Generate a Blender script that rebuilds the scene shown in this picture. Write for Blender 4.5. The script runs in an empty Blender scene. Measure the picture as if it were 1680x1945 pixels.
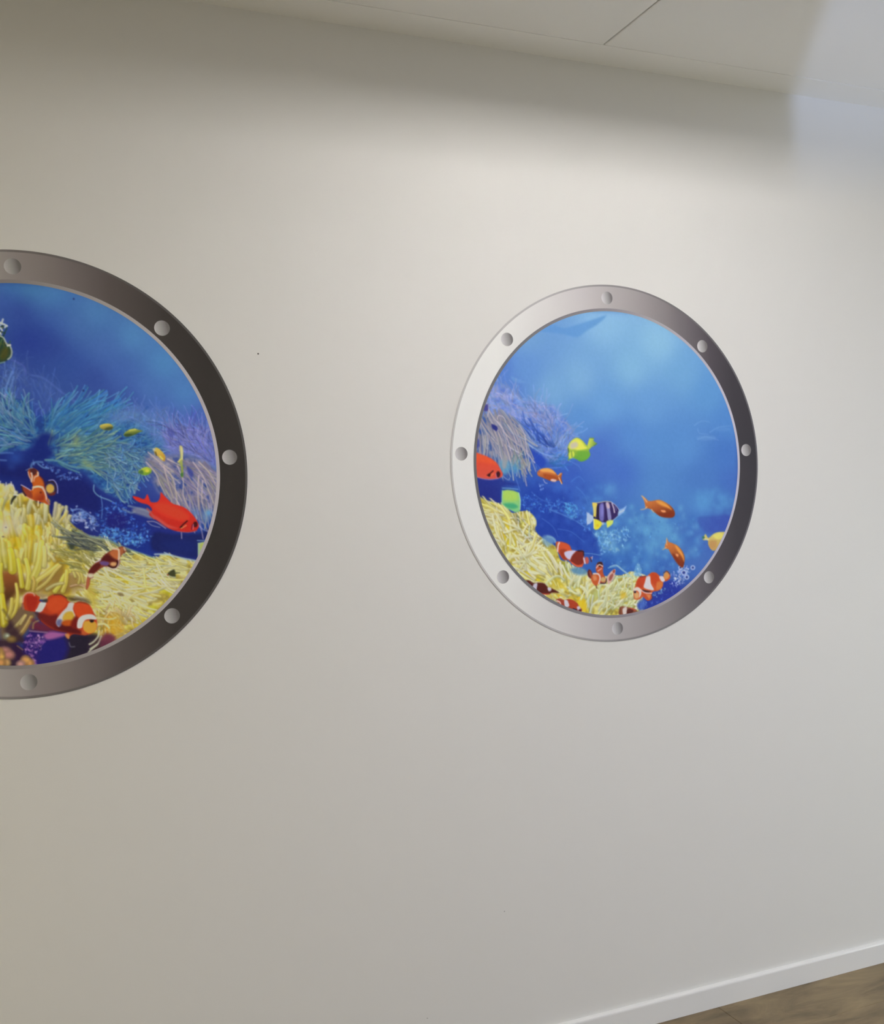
import bpy, bmesh, math
import numpy as np
from mathutils import Vector, Matrix

# ------------------------------------------------------------------ camera, world, lights, exposure
scene = bpy.context.scene
CAM = np.array([-1.48384, -2.36016, 1.4496])
YAW, PITCH, ROLL, FOCAL_PX = 0.3924, -0.012, -0.0324, 1935.0
CF = np.array([math.sin(YAW) * math.cos(PITCH), math.cos(YAW) * math.cos(PITCH), math.sin(PITCH)])
_rt = np.array([math.cos(YAW), -math.sin(YAW), 0.0]); _up = np.cross(_rt, CF)
CR = math.cos(ROLL) * _rt + math.sin(ROLL) * _up
CU = -math.sin(ROLL) * _rt + math.cos(ROLL) * _up
cam_data = bpy.data.cameras.new('camera'); cam = bpy.data.objects.new('camera', cam_data)
scene.collection.objects.link(cam); scene.camera = cam
m = Matrix.Identity(4)
for i in range(3):
    m[i][0] = CR[i]; m[i][1] = CU[i]; m[i][2] = -CF[i]; m[i][3] = CAM[i]
cam.matrix_world = m
cam_data.sensor_fit = 'VERTICAL'; cam_data.sensor_height = 36.0; cam_data.sensor_width = 36.0
cam_data.lens = FOCAL_PX * 36.0 / 1945.0; cam_data.clip_start = 0.05

world = bpy.data.worlds.new('world'); scene.world = world; world.use_nodes = True
world.node_tree.nodes['Background'].inputs[0].default_value = (0.75, 0.85, 1.0, 1)
world.node_tree.nodes['Background'].inputs[1].default_value = 0.6
scene.view_settings.view_transform = 'Standard'; scene.view_settings.look = 'None'
scene.view_settings.exposure = 0.04; scene.view_settings.gamma = 1.0
scene.view_settings.use_curve_mapping = False

HEIGHT = 2.602                      # floor to ceiling
LAMP_X, LAMP_Y, LAMP_W, LAMP_D = -0.1, -1.60, 0.60, 0.11
LAMP_WX = 0.42
def area(name, loc, target, sx, sy, energy, color, spread=180):
    d = bpy.data.lights.new(name, 'AREA'); d.shape = 'RECTANGLE'; d.size = sx; d.size_y = sy
    d.energy = energy; d.color = color; d.spread = math.radians(spread)
    o = bpy.data.objects.new(name, d); scene.collection.objects.link(o); o.location = loc
    o.rotation_euler = (Vector(target) - Vector(loc)).to_track_quat('-Z', 'Y').to_euler(); return o
area('rear_cool_fill', (.6, -3.1, HEIGHT - .01), (.6, -3.1, 0), .6, .6, 43, (.53, .62, 1.0))  # cool fill added to balance the wall tones; no skylight is built
area('front_left_warm_fill', (-3.6, -1.6, HEIGHT - .01), (-3.6, -1.6, 0), .6, .6, 42, (1.0, .92, .54))  # warm fill added for the wall brightness, with no fixture behind it
area('window_daylight', (3.36, -2.0, .75), (0, -1.0, .05), 1.7, .7, 35, (.92, 1.0, .93))
TUBE_LIGHT = 280.0                   # brightness of the tube in the recessed ceiling fixture
d = bpy.data.lights.new('low_daylight_reflection', 'SPOT'); d.energy = 480; d.color = (.50, .63, 1.0)
d.shadow_soft_size = 0.012; d.spot_size = math.radians(28); d.spot_blend = 0.45
glint = bpy.data.objects.new('low_daylight_reflection', d); scene.collection.objects.link(glint)
glint.location = (-2.401, -4.6, .5)
glint.rotation_euler = (Vector((.6, -.8, 3.4)) - glint.location).to_track_quat('-Z', 'Y').to_euler()

# ------------------------------------------------------------------ the two stickers: place and size
RING_Z, RIGHT_X, LEFT_X = 1.5327, 0.0, -1.4734
RING_R, PANEL_R = 0.480, 0.413
N_RIGHT, N_LEFT = 576, 700
def wall_point(x, y):               # photo measurement -> (x, z) on the wall plane y = 0
    v = CF + (x - 840) / FOCAL_PX * CR - (y - 972.5) / FOCAL_PX * CU
    p = CAM - v * (CAM[1] / v[1]); return p[0], p[2]
def wall_pixel(x, z):
    v = np.array([x, 0, z]) - CAM; k = v @ CF
    return 840 + FOCAL_PX * (v @ CR) / k, 972.5 - FOCAL_PX * (v @ CU) / k
def lin(c):
    c = np.asarray(c, float) / 255.0
    return np.where(c <= .04045, c / 12.92, ((c + .055) / 1.055) ** 2.4)

# ------------------------------------------------------------------ helpers
def material(name, color, rough=.6, spec=.3):
    mt = bpy.data.materials.new(name); mt.use_nodes = True
    b = mt.node_tree.nodes['Principled BSDF']
    b.inputs['Base Color'].default_value = (*color, 1); b.inputs['Roughness'].default_value = rough
    b.inputs['Specular IOR Level'].default_value = spec
    return mt, mt.node_tree, b
def link(name, mesh, mat, parent=None):
    o = bpy.data.objects.new(name, mesh); scene.collection.objects.link(o)
    if mat is not None and not mesh.materials: mesh.materials.append(mat)
    if parent is not None: o.parent = parent
    return o
def structure(o): o['kind'] = 'structure'; return o
def box_bm(bm, x0, x1, y0, y1, z0, z1):
    vs = [bm.verts.new((x, y, z)) for x in (x0, x1) for y in (y0, y1) for z in (z0, z1)]
    for f in ((0, 1, 3, 2), (4, 6, 7, 5), (0, 4, 5, 1), (2, 3, 7, 6), (0, 2, 6, 4), (1, 5, 7, 3)):
        bm.faces.new([vs[i] for i in f])
def box(name, b, mat, parent=None, bevel=0, seg=2):
    bm = bmesh.new()
    for q in (b if isinstance(b, list) else [b]): box_bm(bm, *q)
    bmesh.ops.recalc_face_normals(bm, faces=bm.faces)
    if bevel: bmesh.ops.bevel(bm, geom=bm.edges[:], offset=bevel, segments=seg, affect='EDGES')
    me = bpy.data.meshes.new(name); bm.to_mesh(me); bm.free()
    return link(name, me, mat, parent)
def noise_bump(nt, b, scale, strength, dist=.001, detail=4):
    n = nt.nodes.new('ShaderNodeTexNoise'); n.inputs['Scale'].default_value = scale; n.inputs['Detail'].default_value = detail
    tc = nt.nodes.new('ShaderNodeTexCoord'); nt.links.new(tc.outputs['Object'], n.inputs['Vector'])
    bp = nt.nodes.new('ShaderNodeBump'); bp.inputs['Strength'].default_value = strength; bp.inputs['Distance'].default_value = dist
    nt.links.new(n.outputs['Fac'], bp.inputs['Height']); nt.links.new(bp.outputs['Normal'], b.inputs['Normal'])
    return n

# ------------------------------------------------------------------ room shell
wall_mat, nt, b = material('wall_paint', (.80, .785, .75), .55, .25)
noise_bump(nt, b, 160, .12, .0006)
ceil_mat, nt, b = material('ceiling_tile_white', (.90, .89, .86), .8, .15); noise_bump(nt, b, 300, .2, .0006)
trim_mat, nt, b = material('trim_white', (.91, .90, .865), .6, .2)
base_mat, nt, b = material('baseboard_white', (.84, .83, .81), .28, .5)
dark_mat, _, _ = material('joint_grey', (.20, .19, .17), .8, .1)
X0, X1, Y1 = -4.6, 3.4, -5.2
structure(box('wall_back', (X0 - .1, X1 + .1, 0, .1, -.1, HEIGHT + .2), wall_mat))
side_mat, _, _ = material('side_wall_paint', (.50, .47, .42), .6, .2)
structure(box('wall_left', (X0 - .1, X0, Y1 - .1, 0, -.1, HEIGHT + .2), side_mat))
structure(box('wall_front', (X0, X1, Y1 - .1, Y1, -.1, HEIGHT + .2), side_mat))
WY0, WY1, WZ0, WZ1 = -2.9, -1.1, .3, 2.1       # window in the right wall, outside the view
structure(box('wall_right', [(X1, X1 + .1, Y1 - .1, WY0, -.1, HEIGHT + .2), (X1, X1 + .1, WY1, 0, -.1, HEIGHT + .2),
                             (X1, X1 + .1, WY0, WY1, -.1, WZ0), (X1, X1 + .1, WY0, WY1, WZ1, HEIGHT + .2)], wall_mat))
win = structure(box('window_1', [(X1 + .02, X1 + .08, WY0, WY0 + .05, WZ0, WZ1), (X1 + .02, X1 + .08, WY1 - .05, WY1, WZ0, WZ1),
                       (X1 + .02, X1 + .08, WY0, WY1, WZ0, WZ0 + .05), (X1 + .02, X1 + .08, WY0, WY1, WZ1 - .05, WZ1), (X1 + .02, X1 + .08, -2.03, -1.97, WZ0, WZ1)], base_mat))
# floor of wood look planks
wood, nt, b = material('wood_plank', (.2, .15, .09), .45, .4)
tc = nt.nodes.new('ShaderNodeTexCoord'); oi = nt.nodes.new('ShaderNodeObjectInfo')
mp = nt.nodes.new('ShaderNodeMapping'); mp.inputs['Scale'].default_value = (1.3, 4.6, 1)
ad = nt.nodes.new('ShaderNodeVectorMath'); ad.operation = 'ADD'; sc = nt.nodes.new('ShaderNodeVectorMath'); sc.operation = 'SCALE'; sc.inputs['Scale'].default_value = 1.0
nt.links.new(oi.outputs['Location'], sc.inputs[0]); nt.links.new(tc.outputs['Object'], ad.inputs[0]); nt.links.new(sc.outputs[0], ad.inputs[1])
nt.links.new(ad.outputs[0], mp.inputs['Vector'])
n1 = nt.nodes.new('ShaderNodeTexNoise'); n1.inputs['Scale'].default_value = 3.0; n1.inputs['Detail'].default_value = 7; n1.inputs['Roughness'].default_value = .62; n1.inputs['Distortion'].default_value = .7
nt.links.new(mp.outputs[0], n1.inputs['Vector'])
rp = nt.nodes.new('ShaderNodeValToRGB'); e = rp.color_ramp.elements
e[0].position = .30; e[0].color = (.125, .088, .045, 1); e[1].position = .68; e[1].color = (.345, .255, .135, 1)
k = rp.color_ramp.elements.new(.48); k.color = (.225, .165, .088, 1)
nt.links.new(n1.outputs['Fac'], rp.inputs['Fac'])
n2 = nt.nodes.new('ShaderNodeTexNoise'); n2.inputs['Scale'].default_value = 2.2; n2.inputs['Detail'].default_value = 3
nt.links.new(ad.outputs[0], n2.inputs['Vector'])
mx = nt.nodes.new('ShaderNodeMix'); mx.data_type = 'RGBA'; mx.blend_type = 'MULTIPLY'; mx.inputs['Factor'].default_value = .35
nt.links.new(rp.outputs['Color'], mx.inputs[6]); nt.links.new(n2.outputs['Fac'], mx.inputs[7])
nt.links.new(mx.outputs[2], b.inputs['Base Color'])
bp = nt.nodes.new('ShaderNodeBump'); bp.inputs['Strength'].default_value = .15; bp.inputs['Distance'].default_value = .001
nt.links.new(n1.outputs['Fac'], bp.inputs['Height']); nt.links.new(bp.outputs['Normal'], b.inputs['Normal'])
floor = structure(box('floor', (X0, X1, Y1, 0, -.1, -.004), dark_mat))
PL, PW = 1.22, .18
bm = bmesh.new(); box_bm(bm, 0, PL - .0012, -PW + .0008, 0, -.004, 0)
bmesh.ops.recalc_face_normals(bm, faces=bm.faces); bmesh.ops.bevel(bm, geom=[e_ for e_ in bm.edges if min(v.co.z for v in e_.verts) > -.001], offset=.0008, segments=1, affect='EDGES')
plank_me = bpy.data.meshes.new('plank'); bm.to_mesh(plank_me); bm.free()
end_me = {}
def plank_mesh(length):
    key = round(length, 3)
    if abs(length - PL) < 1e-3: return plank_me
    if key not in end_me:
        me = plank_me.copy(); 
        for v in me.vertices: v.co.x *= length / PL
        end_me[key] = me
    return end_me[key]
row = 0; y = -.006; count = 0
while y > Y1 + .02:
    x = X0 - ((row * .437) % PL)
    while x < X1:
        a = max(x, X0); c = min(x + PL, X1)
        if c - a > .02 and row < 14 and a < X1 and c > -2.4:
            o = link('plank', plank_mesh(c - a), wood, floor); o.location = (a, y, 0); count += 1
        x += PL
    y -= PW; row += 1
    if row >= 14: break
# beyond what a nearby camera could look at the planks go on as one joined part
bm = bmesh.new(); r2 = row
x_list = []
for r in range(0, 29):
    yy = -.006 - r * PW
    if yy - PW < Y1: break
    x = X0 - ((r * .437) % PL)
    while x < X1:
        a = max(x, X0); c = min(x + PL, X1)
        if c - a > .02 and (r >= 14 or c <= -2.4): box_bm(bm, a, c - .0012, yy - PW + .0008, yy, -.004, 0)
        x += PL
bmesh.ops.recalc_face_normals(bm, faces=bm.faces)
me = bpy.data.meshes.new('plank_field'); bm.to_mesh(me); bm.free()
o = link('plank_field', me, wood, floor); o['kind'] = 'stuff'

# ceiling: slab, perimeter strip, lay-in tiles, one recessed light panel
TZ = HEIGHT + .0006
lx0, lx1 = LAMP_X - LAMP_WX / 2, LAMP_X + LAMP_WX / 2; ly0, ly1 = LAMP_Y - LAMP_W / 2, LAMP_Y + LAMP_W / 2
ceiling = structure(box('ceiling', (X0, X1, Y1, 0, HEIGHT + .14, HEIGHT + .2), dark_mat))
structure(box('trim_1', (X0, X1, -.105, 0, HEIGHT, HEIGHT + .14), trim_mat))
SEAM = -.059
xs = [SEAM + k * 1.2 for k in range(-4, 4)]; xs = [X0] + [v for v in xs if X0 + .05 < v < X1 - .05] + [X1]
ys = [-.105, ly1, ly0]; yv = ly0
while yv - .6 > Y1: yv -= .6; ys.append(yv)
if ys[-1] > Y1 + .02: ys.append(Y1)
G = .0022
for j in range(len(ys) - 1):
    for i in range(len(xs) - 1):
        a, c, t, u = xs[i], xs[i + 1], ys[j], ys[j + 1]
        if j == 1 and a < lx1 and c > lx0:
            spans = []
            if a < lx0: spans.append((a, min(c, lx0)))
            if c > lx1: spans.append((max(a, lx1), c))
        else: spans = [(a, c)]
        for s0, s1 in spans:
            if s1 - s0 > .01:
                ytop = -.105 if j == 0 else t - G
                box('ceiling_tile', (s0 + G, s1 - G, u + G, ytop, TZ, TZ + .02), ceil_mat, ceiling, bevel=.0015, seg=1)
box('tile_backing', [(X0, lx0 - .002, Y1, -.105, TZ + .0205, TZ + .03), (lx1 + .002, X1, Y1, -.105, TZ + .0205, TZ + .03),
                     (lx0 - .002, lx1 + .002, ly1 + .002, -.105, TZ + .0205, TZ + .03), (lx0 - .002, lx1 + .002, Y1, ly0 - .002, TZ + .0205, TZ + .03)], dark_mat, ceiling)
lamp = bpy.data.objects.new('ceiling_light', None); scene.collection.objects.link(lamp); lamp.location = (LAMP_X, LAMP_Y, HEIGHT)
lamp['label'] = 'square recessed light panel in the ceiling, above the view'; lamp['category'] = 'ceiling light'
h = LAMP_W / 2; g = LAMP_WX / 2
box('housing', [(-g, -g + .004, -h, h, 0, LAMP_D + .02), (g - .004, g, -h, h, 0, LAMP_D + .02), (-g + .004, g - .004, -h, -h + .004, 0, LAMP_D + .02), (-g + .004, g - .004, h - .004, h, 0, LAMP_D + .02)], trim_mat, lamp)
box('reflector', (-g + .004, g - .004, -h + .004, h - .004, LAMP_D + .01, LAMP_D + .02), trim_mat, lamp)
glow_mat = bpy.data.materials.new('tube_glow'); glow_mat.use_nodes = True
gn = glow_mat.node_tree; em = gn.nodes.new('ShaderNodeEmission'); em.inputs[0].default_value = (1, .962, .948, 1); em.inputs[1].default_value = TUBE_LIGHT
gn.links.new(em.outputs[0], gn.nodes['Material Output'].inputs[0])
bm = bmesh.new(); bmesh.ops.create_cone(bm, cap_ends=True, segments=12, radius1=.022, radius2=.022, depth=LAMP_WX - .03, matrix=Matrix.Translation((0, 0, .050)) @ Matrix.Rotation(math.pi / 2, 4, 'Y'))
me = bpy.data.meshes.new('tube'); bm.to_mesh(me); bm.free(); link('tube', me, glow_mat, lamp)

# baseboard with a rounded top edge that catches the light
prof = [(-.0002, 0), (-.0120, 0), (-.0120, .0545), (-.0117, .0570), (-.0108, .0592), (-.0092, .0608), (-.0068, .0619), (-.0002, .0625)]
bm = bmesh.new()
A = [bm.verts.new((X0, y_, z_ + .0003)) for y_, z_ in prof]; B = [bm.verts.new((X1, y_, z_ + .0003)) for y_, z_ in prof]
for i in range(len(prof)):
    j = (i + 1) % len(prof); bm.faces.new((A[i], A[j], B[j], B[i]))
bm.faces.new(A); bm.faces.new(B[::-1]); bmesh.ops.recalc_face_normals(bm, faces=bm.faces)
me = bpy.data.meshes.new('baseboard_back'); bm.to_mesh(me); bm.free()
bb = structure(link('baseboard_back', me, base_mat))

# unseen cabinet-shaped blocker, added so its edge cuts the low daylight
blocker_mat, _, _ = material('blocker_grey', (.42, .40, .37), .5, .3)
blocker = bpy.data.objects.new('added_light_blocker', None); scene.collection.objects.link(blocker); blocker.location = (-1.939, -3.1, 0)
blocker['label'] = 'unseen grey upright blocker added behind the camera to cut the low beam'; blocker['category'] = 'light blocker'
box('body', (-.4, .4, -.2, .18, .0005, 2.1), blocker_mat, blocker, bevel=.002, seg=1)
for s in (-1, 1):
    d_ = box('door', (min(0, s * .396) + .002, max(0, s * .396) - .002, .1805, .1985, .06, 2.09), blocker_mat, blocker, bevel=.002, seg=1)
    box('handle', (s * .04 - .006, s * .04 + .006, .199, .222, .95, 1.15), base_mat, d_, bevel=.003)
# ------------------------------------------------------------------ printed pictures
# The two pictures are flat prints.  They are drawn into small colour grids in the print's own
# plane and become flat coloured meshes, one per printed motif (water, fish, anemones, coral).
def value_noise(n, cells, seed):
    r = np.random.RandomState(seed); g = r.rand(cells + 3, cells + 3)
    t = np.linspace(0, cells, n, endpoint=False); i = t.astype(int); f = t - i; f = f * f * (3 - 2 * f)
    a = g[i][:, i]; b = g[i + 1][:, i]; c = g[i][:, i + 1]; d = g[i + 1][:, i + 1]
    fy = f[:, None]; fx = f[None, :]
    return (a * (1 - fy) + b * fy) * (1 - fx) + (c * (1 - fy) + d * fy) * fx

def fbm(n, cells, seed, octs=4):
    s = 0; w = 1.0; t = 0
    for k in range(octs):
        s = s + w * value_noise(n, cells * 2 ** k, seed + k * 17); t += w; w *= .55
    return s / t

class Print:
    def __init__(self, n, cx, cz, radius, seed):
        self.n = n; self.cx = cx; self.cz = cz; self.R = radius
        self.img = np.zeros((n, n, 3)); self.lab = np.zeros((n, n), int)
        self.names = [('sea_water', None)]; self.rs = np.random.RandomState(seed)
        self.frame = (0, 0, 1.0); self.mask = None
        # mean size of a photo pixel on this print, in grid cells
        a = self.cell([self.mid()])[0]
        b = self.cell([(self.mid()[0], self.mid()[1] + 100)])[0]
        self.k = abs(b[1] - a[1]) / 100
    def mid(self):
        return wall_pixel(self.cx, self.cz)
    def cell(self, pts):                       # picture position -> grid cell (column, row from top)
        q = [wall_point(x, y) for x, y in pts]
        q = np.array(q)
        return np.stack([((q[:, 0] - self.cx) / self.R + 1.0) * self.n / 2,
                         (1.0 - (q[:, 1] - self.cz) / self.R) * self.n / 2], 1)
    def at(self, pts):                         # positions given in the current detail frame
        ox, oy, s = self.frame
        return self.cell([(ox + x / s, oy + y / s) for x, y in pts])
    def label(self, name, text=None):
        self.names.append((name, text)); return len(self.names) - 1
    def _put(self, x0, x1, y0, y1, a, col, lab, cut=.45):
        if self.mask is not None: a = a * self.mask[y0:y1, x0:x1]
        im = self.img[y0:y1, x0:x1]; a3 = a[..., None]
        im[...] = im * (1 - a3) + np.asarray(col, float) * a3
        if lab is not None:
            l = self.lab[y0:y1, x0:x1]; l[a > cut] = lab
    def _box(self, P, m):
        x0 = max(0, int(P[:, 0].min() - m)); x1 = min(self.n, int(P[:, 0].max() + m) + 2)
        y0 = max(0, int(P[:, 1].min() - m)); y1 = min(self.n, int(P[:, 1].max() + m) + 2)
        return x0, x1, y0, y1
    def field(self, pts, power=3.0):
        m = 96
        P = self.at([(p[0], p[1]) for p in pts]); C = np.array([p[2] for p in pts], float)
        g = (np.arange(m) + .5) * self.n / m
        X, Y = np.meshgrid(g, g)
        W = 1 / (((X[..., None] - P[:, 0]) ** 2 + (Y[..., None] - P[:, 1]) ** 2) / self.n ** 2 + 6e-4) ** (power / 2)
        F = (W @ C) / W.sum(-1, keepdims=True)
        for _ in range(2):
            F = (F + np.roll(F, 1, 0) + np.roll(F, -1, 0) + np.roll(F, 1, 1) + np.roll(F, -1, 1)) / 5
        t = np.clip((np.arange(self.n) + .5) * m / self.n - .5, 0, m - 1.001); i = t.astype(int); f = t - i
        A = F[i] * (1 - f)[:, None, None] + F[np.minimum(i + 1, m - 1)] * f[:, None, None]
        self.img[...] = A[:, i] * (1 - f)[None, :, None] + A[:, np.minimum(i + 1, m - 1)] * f[None, :, None]
    def sdf(self, P, X, Y):
        inside = np.zeros(X.shape, bool); d = np.full(X.shape, 1e9)
        Q = np.roll(P, -1, 0)
        for (ax, ay), (bx, by) in zip(P, Q):
            dx, dy = bx - ax, by - ay
            t = np.clip(((X - ax) * dx + (Y - ay) * dy) / (dx * dx + dy * dy + 1e-9), 0, 1)
            d = np.minimum(d, (X - ax - t * dx) ** 2 + (Y - ay - t * dy) ** 2)
            if abs(dy) > 1e-9:
                inside ^= ((ay > Y) != (by > Y)) & (X < dx * (Y - ay) / dy + ax)
        d = np.sqrt(d); return np.where(inside, d, -d)
    def smooth(self, P, closed=True, k=4):
        n = len(P); out = []
        for i in range(n if closed else n - 1):
            p0 = P[(i - 1) % n] if closed or i > 0 else P[0]
            p1 = P[i]; p2 = P[(i + 1) % n]
            p3 = P[(i + 2) % n] if closed or i + 2 < n else P[-1]
            for j in range(k):
                t = j / k
                out.append(.5 * ((2 * p1) + (-p0 + p2) * t + (2 * p0 - 5 * p1 + 4 * p2 - p3) * t * t + (-p0 + 3 * p1 - 3 * p2 + p3) * t ** 3))
        if not closed: out.append(P[-1])
        return np.array(out)
    def poly(self, pts, col, lab=None, soft=.8, alpha=1.0, col2=None, ang=90, smooth=True, noise=0):
        """filled outline; col2 blends in along direction ang (90 = towards the bottom)"""
        P = self.at(pts)
        if smooth and len(P) > 3: P = self.smooth(P, True, 3)
        s = soft * self.k
        x0, x1, y0, y1 = self._box(P, s + 1)
        if x1 <= x0 or y1 <= y0: return
        X, Y = np.meshgrid(np.arange(x0, x1) + .5, np.arange(y0, y1) + .5)
        a = np.clip(self.sdf(P, X, Y) / (2 * s) + .5, 0, 1) * alpha
        c = np.asarray(col, float)
        if col2 is not None:
            ca, sa = math.cos(math.radians(ang)), math.sin(math.radians(ang))
            pr = X * ca + Y * sa; pp = P[:, 0] * ca + P[:, 1] * sa
            t = np.clip((pr - pp.min()) / (pp.max() - pp.min() + 1e-9), 0, 1)[..., None]
            t = t * t * (3 - 2 * t)
            c = c * (1 - t) + np.asarray(col2, float) * t
        if noise:
            c = c + (self.rs.rand(*X.shape) - .5)[..., None] * noise
        self._put(x0, x1, y0, y1, a, c, lab)
    def line(self, pts, w0, col, lab=None, w1=None, alpha=1.0, soft=.7, col2=None, smooth=True, cut=.45):
        """brush stroke through pts, w0 -> w1 wide (photo pixels)"""
        self._line(self.at(pts), w0, col, lab, w1, alpha, soft, col2, smooth, cut)
    def _line(self, P, w0, col, lab=None, w1=None, alpha=1.0, soft=.7, col2=None, smooth=True, cut=.45):
        if smooth and len(P) > 2: P = self.smooth(P, False, 3)
        if w1 is None: w1 = w0
        k = self.k; s = soft * k
        x0, x1, y0, y1 = self._box(P, max(w0, w1) * k / 2 + s + 1)
        if x1 <= x0 or y1 <= y0: return
        X, Y = np.meshgrid(np.arange(x0, x1) + .5, np.arange(y0, y1) + .5)
        best = np.full(X.shape, -1e9); T = np.zeros(X.shape); m = len(P) - 1
        for i in range(m):
            ax, ay = P[i]; dx, dy = P[i + 1] - P[i]
            t = np.clip(((X - ax) * dx + (Y - ay) * dy) / (dx * dx + dy * dy + 1e-9), 0, 1)
            g = (i + t) / m
            v = (w0 + (w1 - w0) * g) * k / 2 - np.sqrt((X - ax - t * dx) ** 2 + (Y - ay - t * dy) ** 2)
            u = v > best; best[u] = v[u]; T[u] = g[u]
        a = np.clip(best / (2 * s) + .5, 0, 1) * alpha
        c = np.asarray(col, float)
        if col2 is not None: c = c * (1 - T[..., None]) + np.asarray(col2, float) * T[..., None]
        self._put(x0, x1, y0, y1, a, c, lab, cut)
    def dot(self, x, y, rx, col, lab=None, ry=None, alpha=1.0, soft=.8, col2=None, ang=0):
        ry = rx if ry is None else ry
        s = self.frame[2]
        self.poly([(x + rx * math.cos(t), y + ry * math.sin(t)) for t in np.linspace(0, 2 * math.pi, 12, endpoint=False)],
                  col, lab, soft, alpha, col2, ang, smooth=False)
    def glow(self, x, y, r, col, alpha):        # soft printed blotch
        P = self.at([(x, y)]); rr = r / self.frame[2] * self.k
        x0, x1, y0, y1 = self._box(P, rr * 2)
        if x1 <= x0 or y1 <= y0: return
        X, Y = np.meshgrid(np.arange(x0, x1) + .5, np.arange(y0, y1) + .5)
        a = alpha * np.exp(-(((X - P[0, 0]) ** 2 + (Y - P[0, 1]) ** 2) / rr ** 2) * 1.6)
        self._put(x0, x1, y0, y1, a, col, None)
    def clip(self, pts=None, grow=2.0, soft=1.5):
        """keep the next strokes inside an outline (None: no limit)"""
        if pts is None: self.mask = None; return
        X, Y = np.meshgrid(np.arange(self.n) + .5, np.arange(self.n) + .5)
        d = self.sdf(self.region(pts), X, Y) + grow * self.k + (fbm(self.n, 40, 77, 2) - .5) * 9
        self.mask = np.clip(d / (soft * self.k) + .5, 0, 1)
    def region(self, pts):
        P = self.at(pts); P = self.smooth(P, True, 3); return P
    def tuft(self, region, n, guides, length, width, palette, lab=None, alpha=1.0, curl=40, jit=18, dark=None, light=None, shade=.8, soft=.6, order=None, root=.8):
        """many tentacles rooted in a region, pointing along the guide directions (degrees, 90 = up)"""
        rs = self.rs; P = self.region(region); lo = P.min(0); hi = P.max(0)
        G = self.at([(g[0], g[1]) for g in guides]); A = np.radians([g[2] for g in guides])
        roots = []
        while len(roots) < n:
            c = lo + rs.rand(4 * n + 20, 2) * (hi - lo)
            ok = self.sdf(P, c[:, 0], c[:, 1]) > 0
            roots += list(c[ok])
        roots = np.array(roots[:n])
        if order == 'up': roots = roots[np.argsort(roots[:, 1])]        # lower ones painted later
        if order == 'down': roots = roots[np.argsort(-roots[:, 1])]
        if order == 'right': roots = roots[np.argsort(-roots[:, 0])]
        s = self.frame[2]
        for x, y in roots:
            w = 1 / (((G - (x, y)) ** 2).sum(1) + 9)
            w = w ** 1.5
            a = math.atan2((w * np.sin(A)).sum(), (w * np.cos(A)).sum()) + math.radians(rs.randn() * jit)
            L = rs.uniform(*length) / s * self.k; wd = rs.uniform(*width) / s
            cu = math.radians(rs.randn() * curl) / 4
            pts = [(x, y)]; px, py = x, y; cu2 = math.radians(rs.randn() * curl) / 4
            for j in range(4):
                px += math.cos(a) * L / 4; py -= math.sin(a) * L / 4; a += cu if j < 2 else cu2; pts.append((px, py))
            pts = np.array(pts)
            c = np.asarray(palette[rs.randint(len(palette))], float) * (1 + rs.randn() * .09)
            if dark is not None:
                self._line(pts + (0.5, .9), wd + 1.6, dark, lab, wd + .6, alpha * shade, soft + .3)
            self._line(pts, wd, c * root, lab, wd * .8, alpha, soft, col2=np.minimum(c * 1.08, 238))
            if light is not None:
                off = -wd * self.k * .22
                self._line(pts + (off * .5, off), wd * .35, light, lab, wd * .4, alpha * .7, soft)
    def mottle(self, region, cols, cells, seed, lab=None, alpha=1.0, soft=2.0, stretch=None):
        """printed texture: noise run through a list of colours, kept inside a region"""
        P = self.region(region); s = soft * self.k
        x0, x1, y0, y1 = self._box(P, s + 1)
        if x1 <= x0 or y1 <= y0: return
        X, Y = np.meshgrid(np.arange(x0, x1) + .5, np.arange(y0, y1) + .5)
        a = np.clip(self.sdf(P, X, Y) / (2 * s) + .5, 0, 1) * alpha
        if not hasattr(self, '_nz'): self._nz = {}
        if (cells, seed) not in self._nz: self._nz[(cells, seed)] = fbm(self.n, cells, seed, 3)
        N = self._nz[(cells, seed)][y0:y1, x0:x1]
        t = np.clip((N - .28) / .44, 0, .9999) * (len(cols) - 1); i = t.astype(int); f = (t - i)[..., None]
        C = np.array(cols, float); self._put(x0, x1, y0, y1, a, C[i] * (1 - f) + C[np.minimum(i + 1, len(cols) - 1)] * f, lab)
    def specks(self, region, n, r, palette, lab=None, alpha=.8, soft=.6, cut=.45):
        rs = self.rs; P = self.region(region); lo = P.min(0); hi = P.max(0); k = 0
        while k < n:
            x, y = lo + rs.rand(2) * (hi - lo)
            if self.sdf(P, np.array([x]), np.array([y]))[0] < 0: k += .2; continue
            k += 1
            c = np.asarray(palette[rs.randint(len(palette))], float) * (1 + rs.randn() * .08)
            a = rs.rand() * 6.3; m = rs.randint(1, 4); q = np.array([x, y])
            for j in range(m):                  # a tiny cluster of blots and one short curved twig
                q = q + rs.randn(2) * r * .35 * self.k
                w = rs.uniform(.3, 1.0) * r
                self._line(np.array([q, q + rs.randn(2) * r * .18 * self.k]), w, c, lab, w * .7, alpha * rs.uniform(.4, 1), soft, cut=cut)
            if rs.rand() < .45:
                L = rs.uniform(.4, 1.1) * r * self.k; b = rs.randn() * .8
                self._line(np.array([(x, y), (x + math.cos(a) * L, y + math.sin(a) * L), (x + math.cos(a) * L + math.cos(a + b) * L, y + math.sin(a) * L + math.sin(a + b) * L)]),
                           r * .34, np.minimum(c * 1.12, 235), lab, r * .22, alpha * .8, soft, cut=cut)
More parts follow.
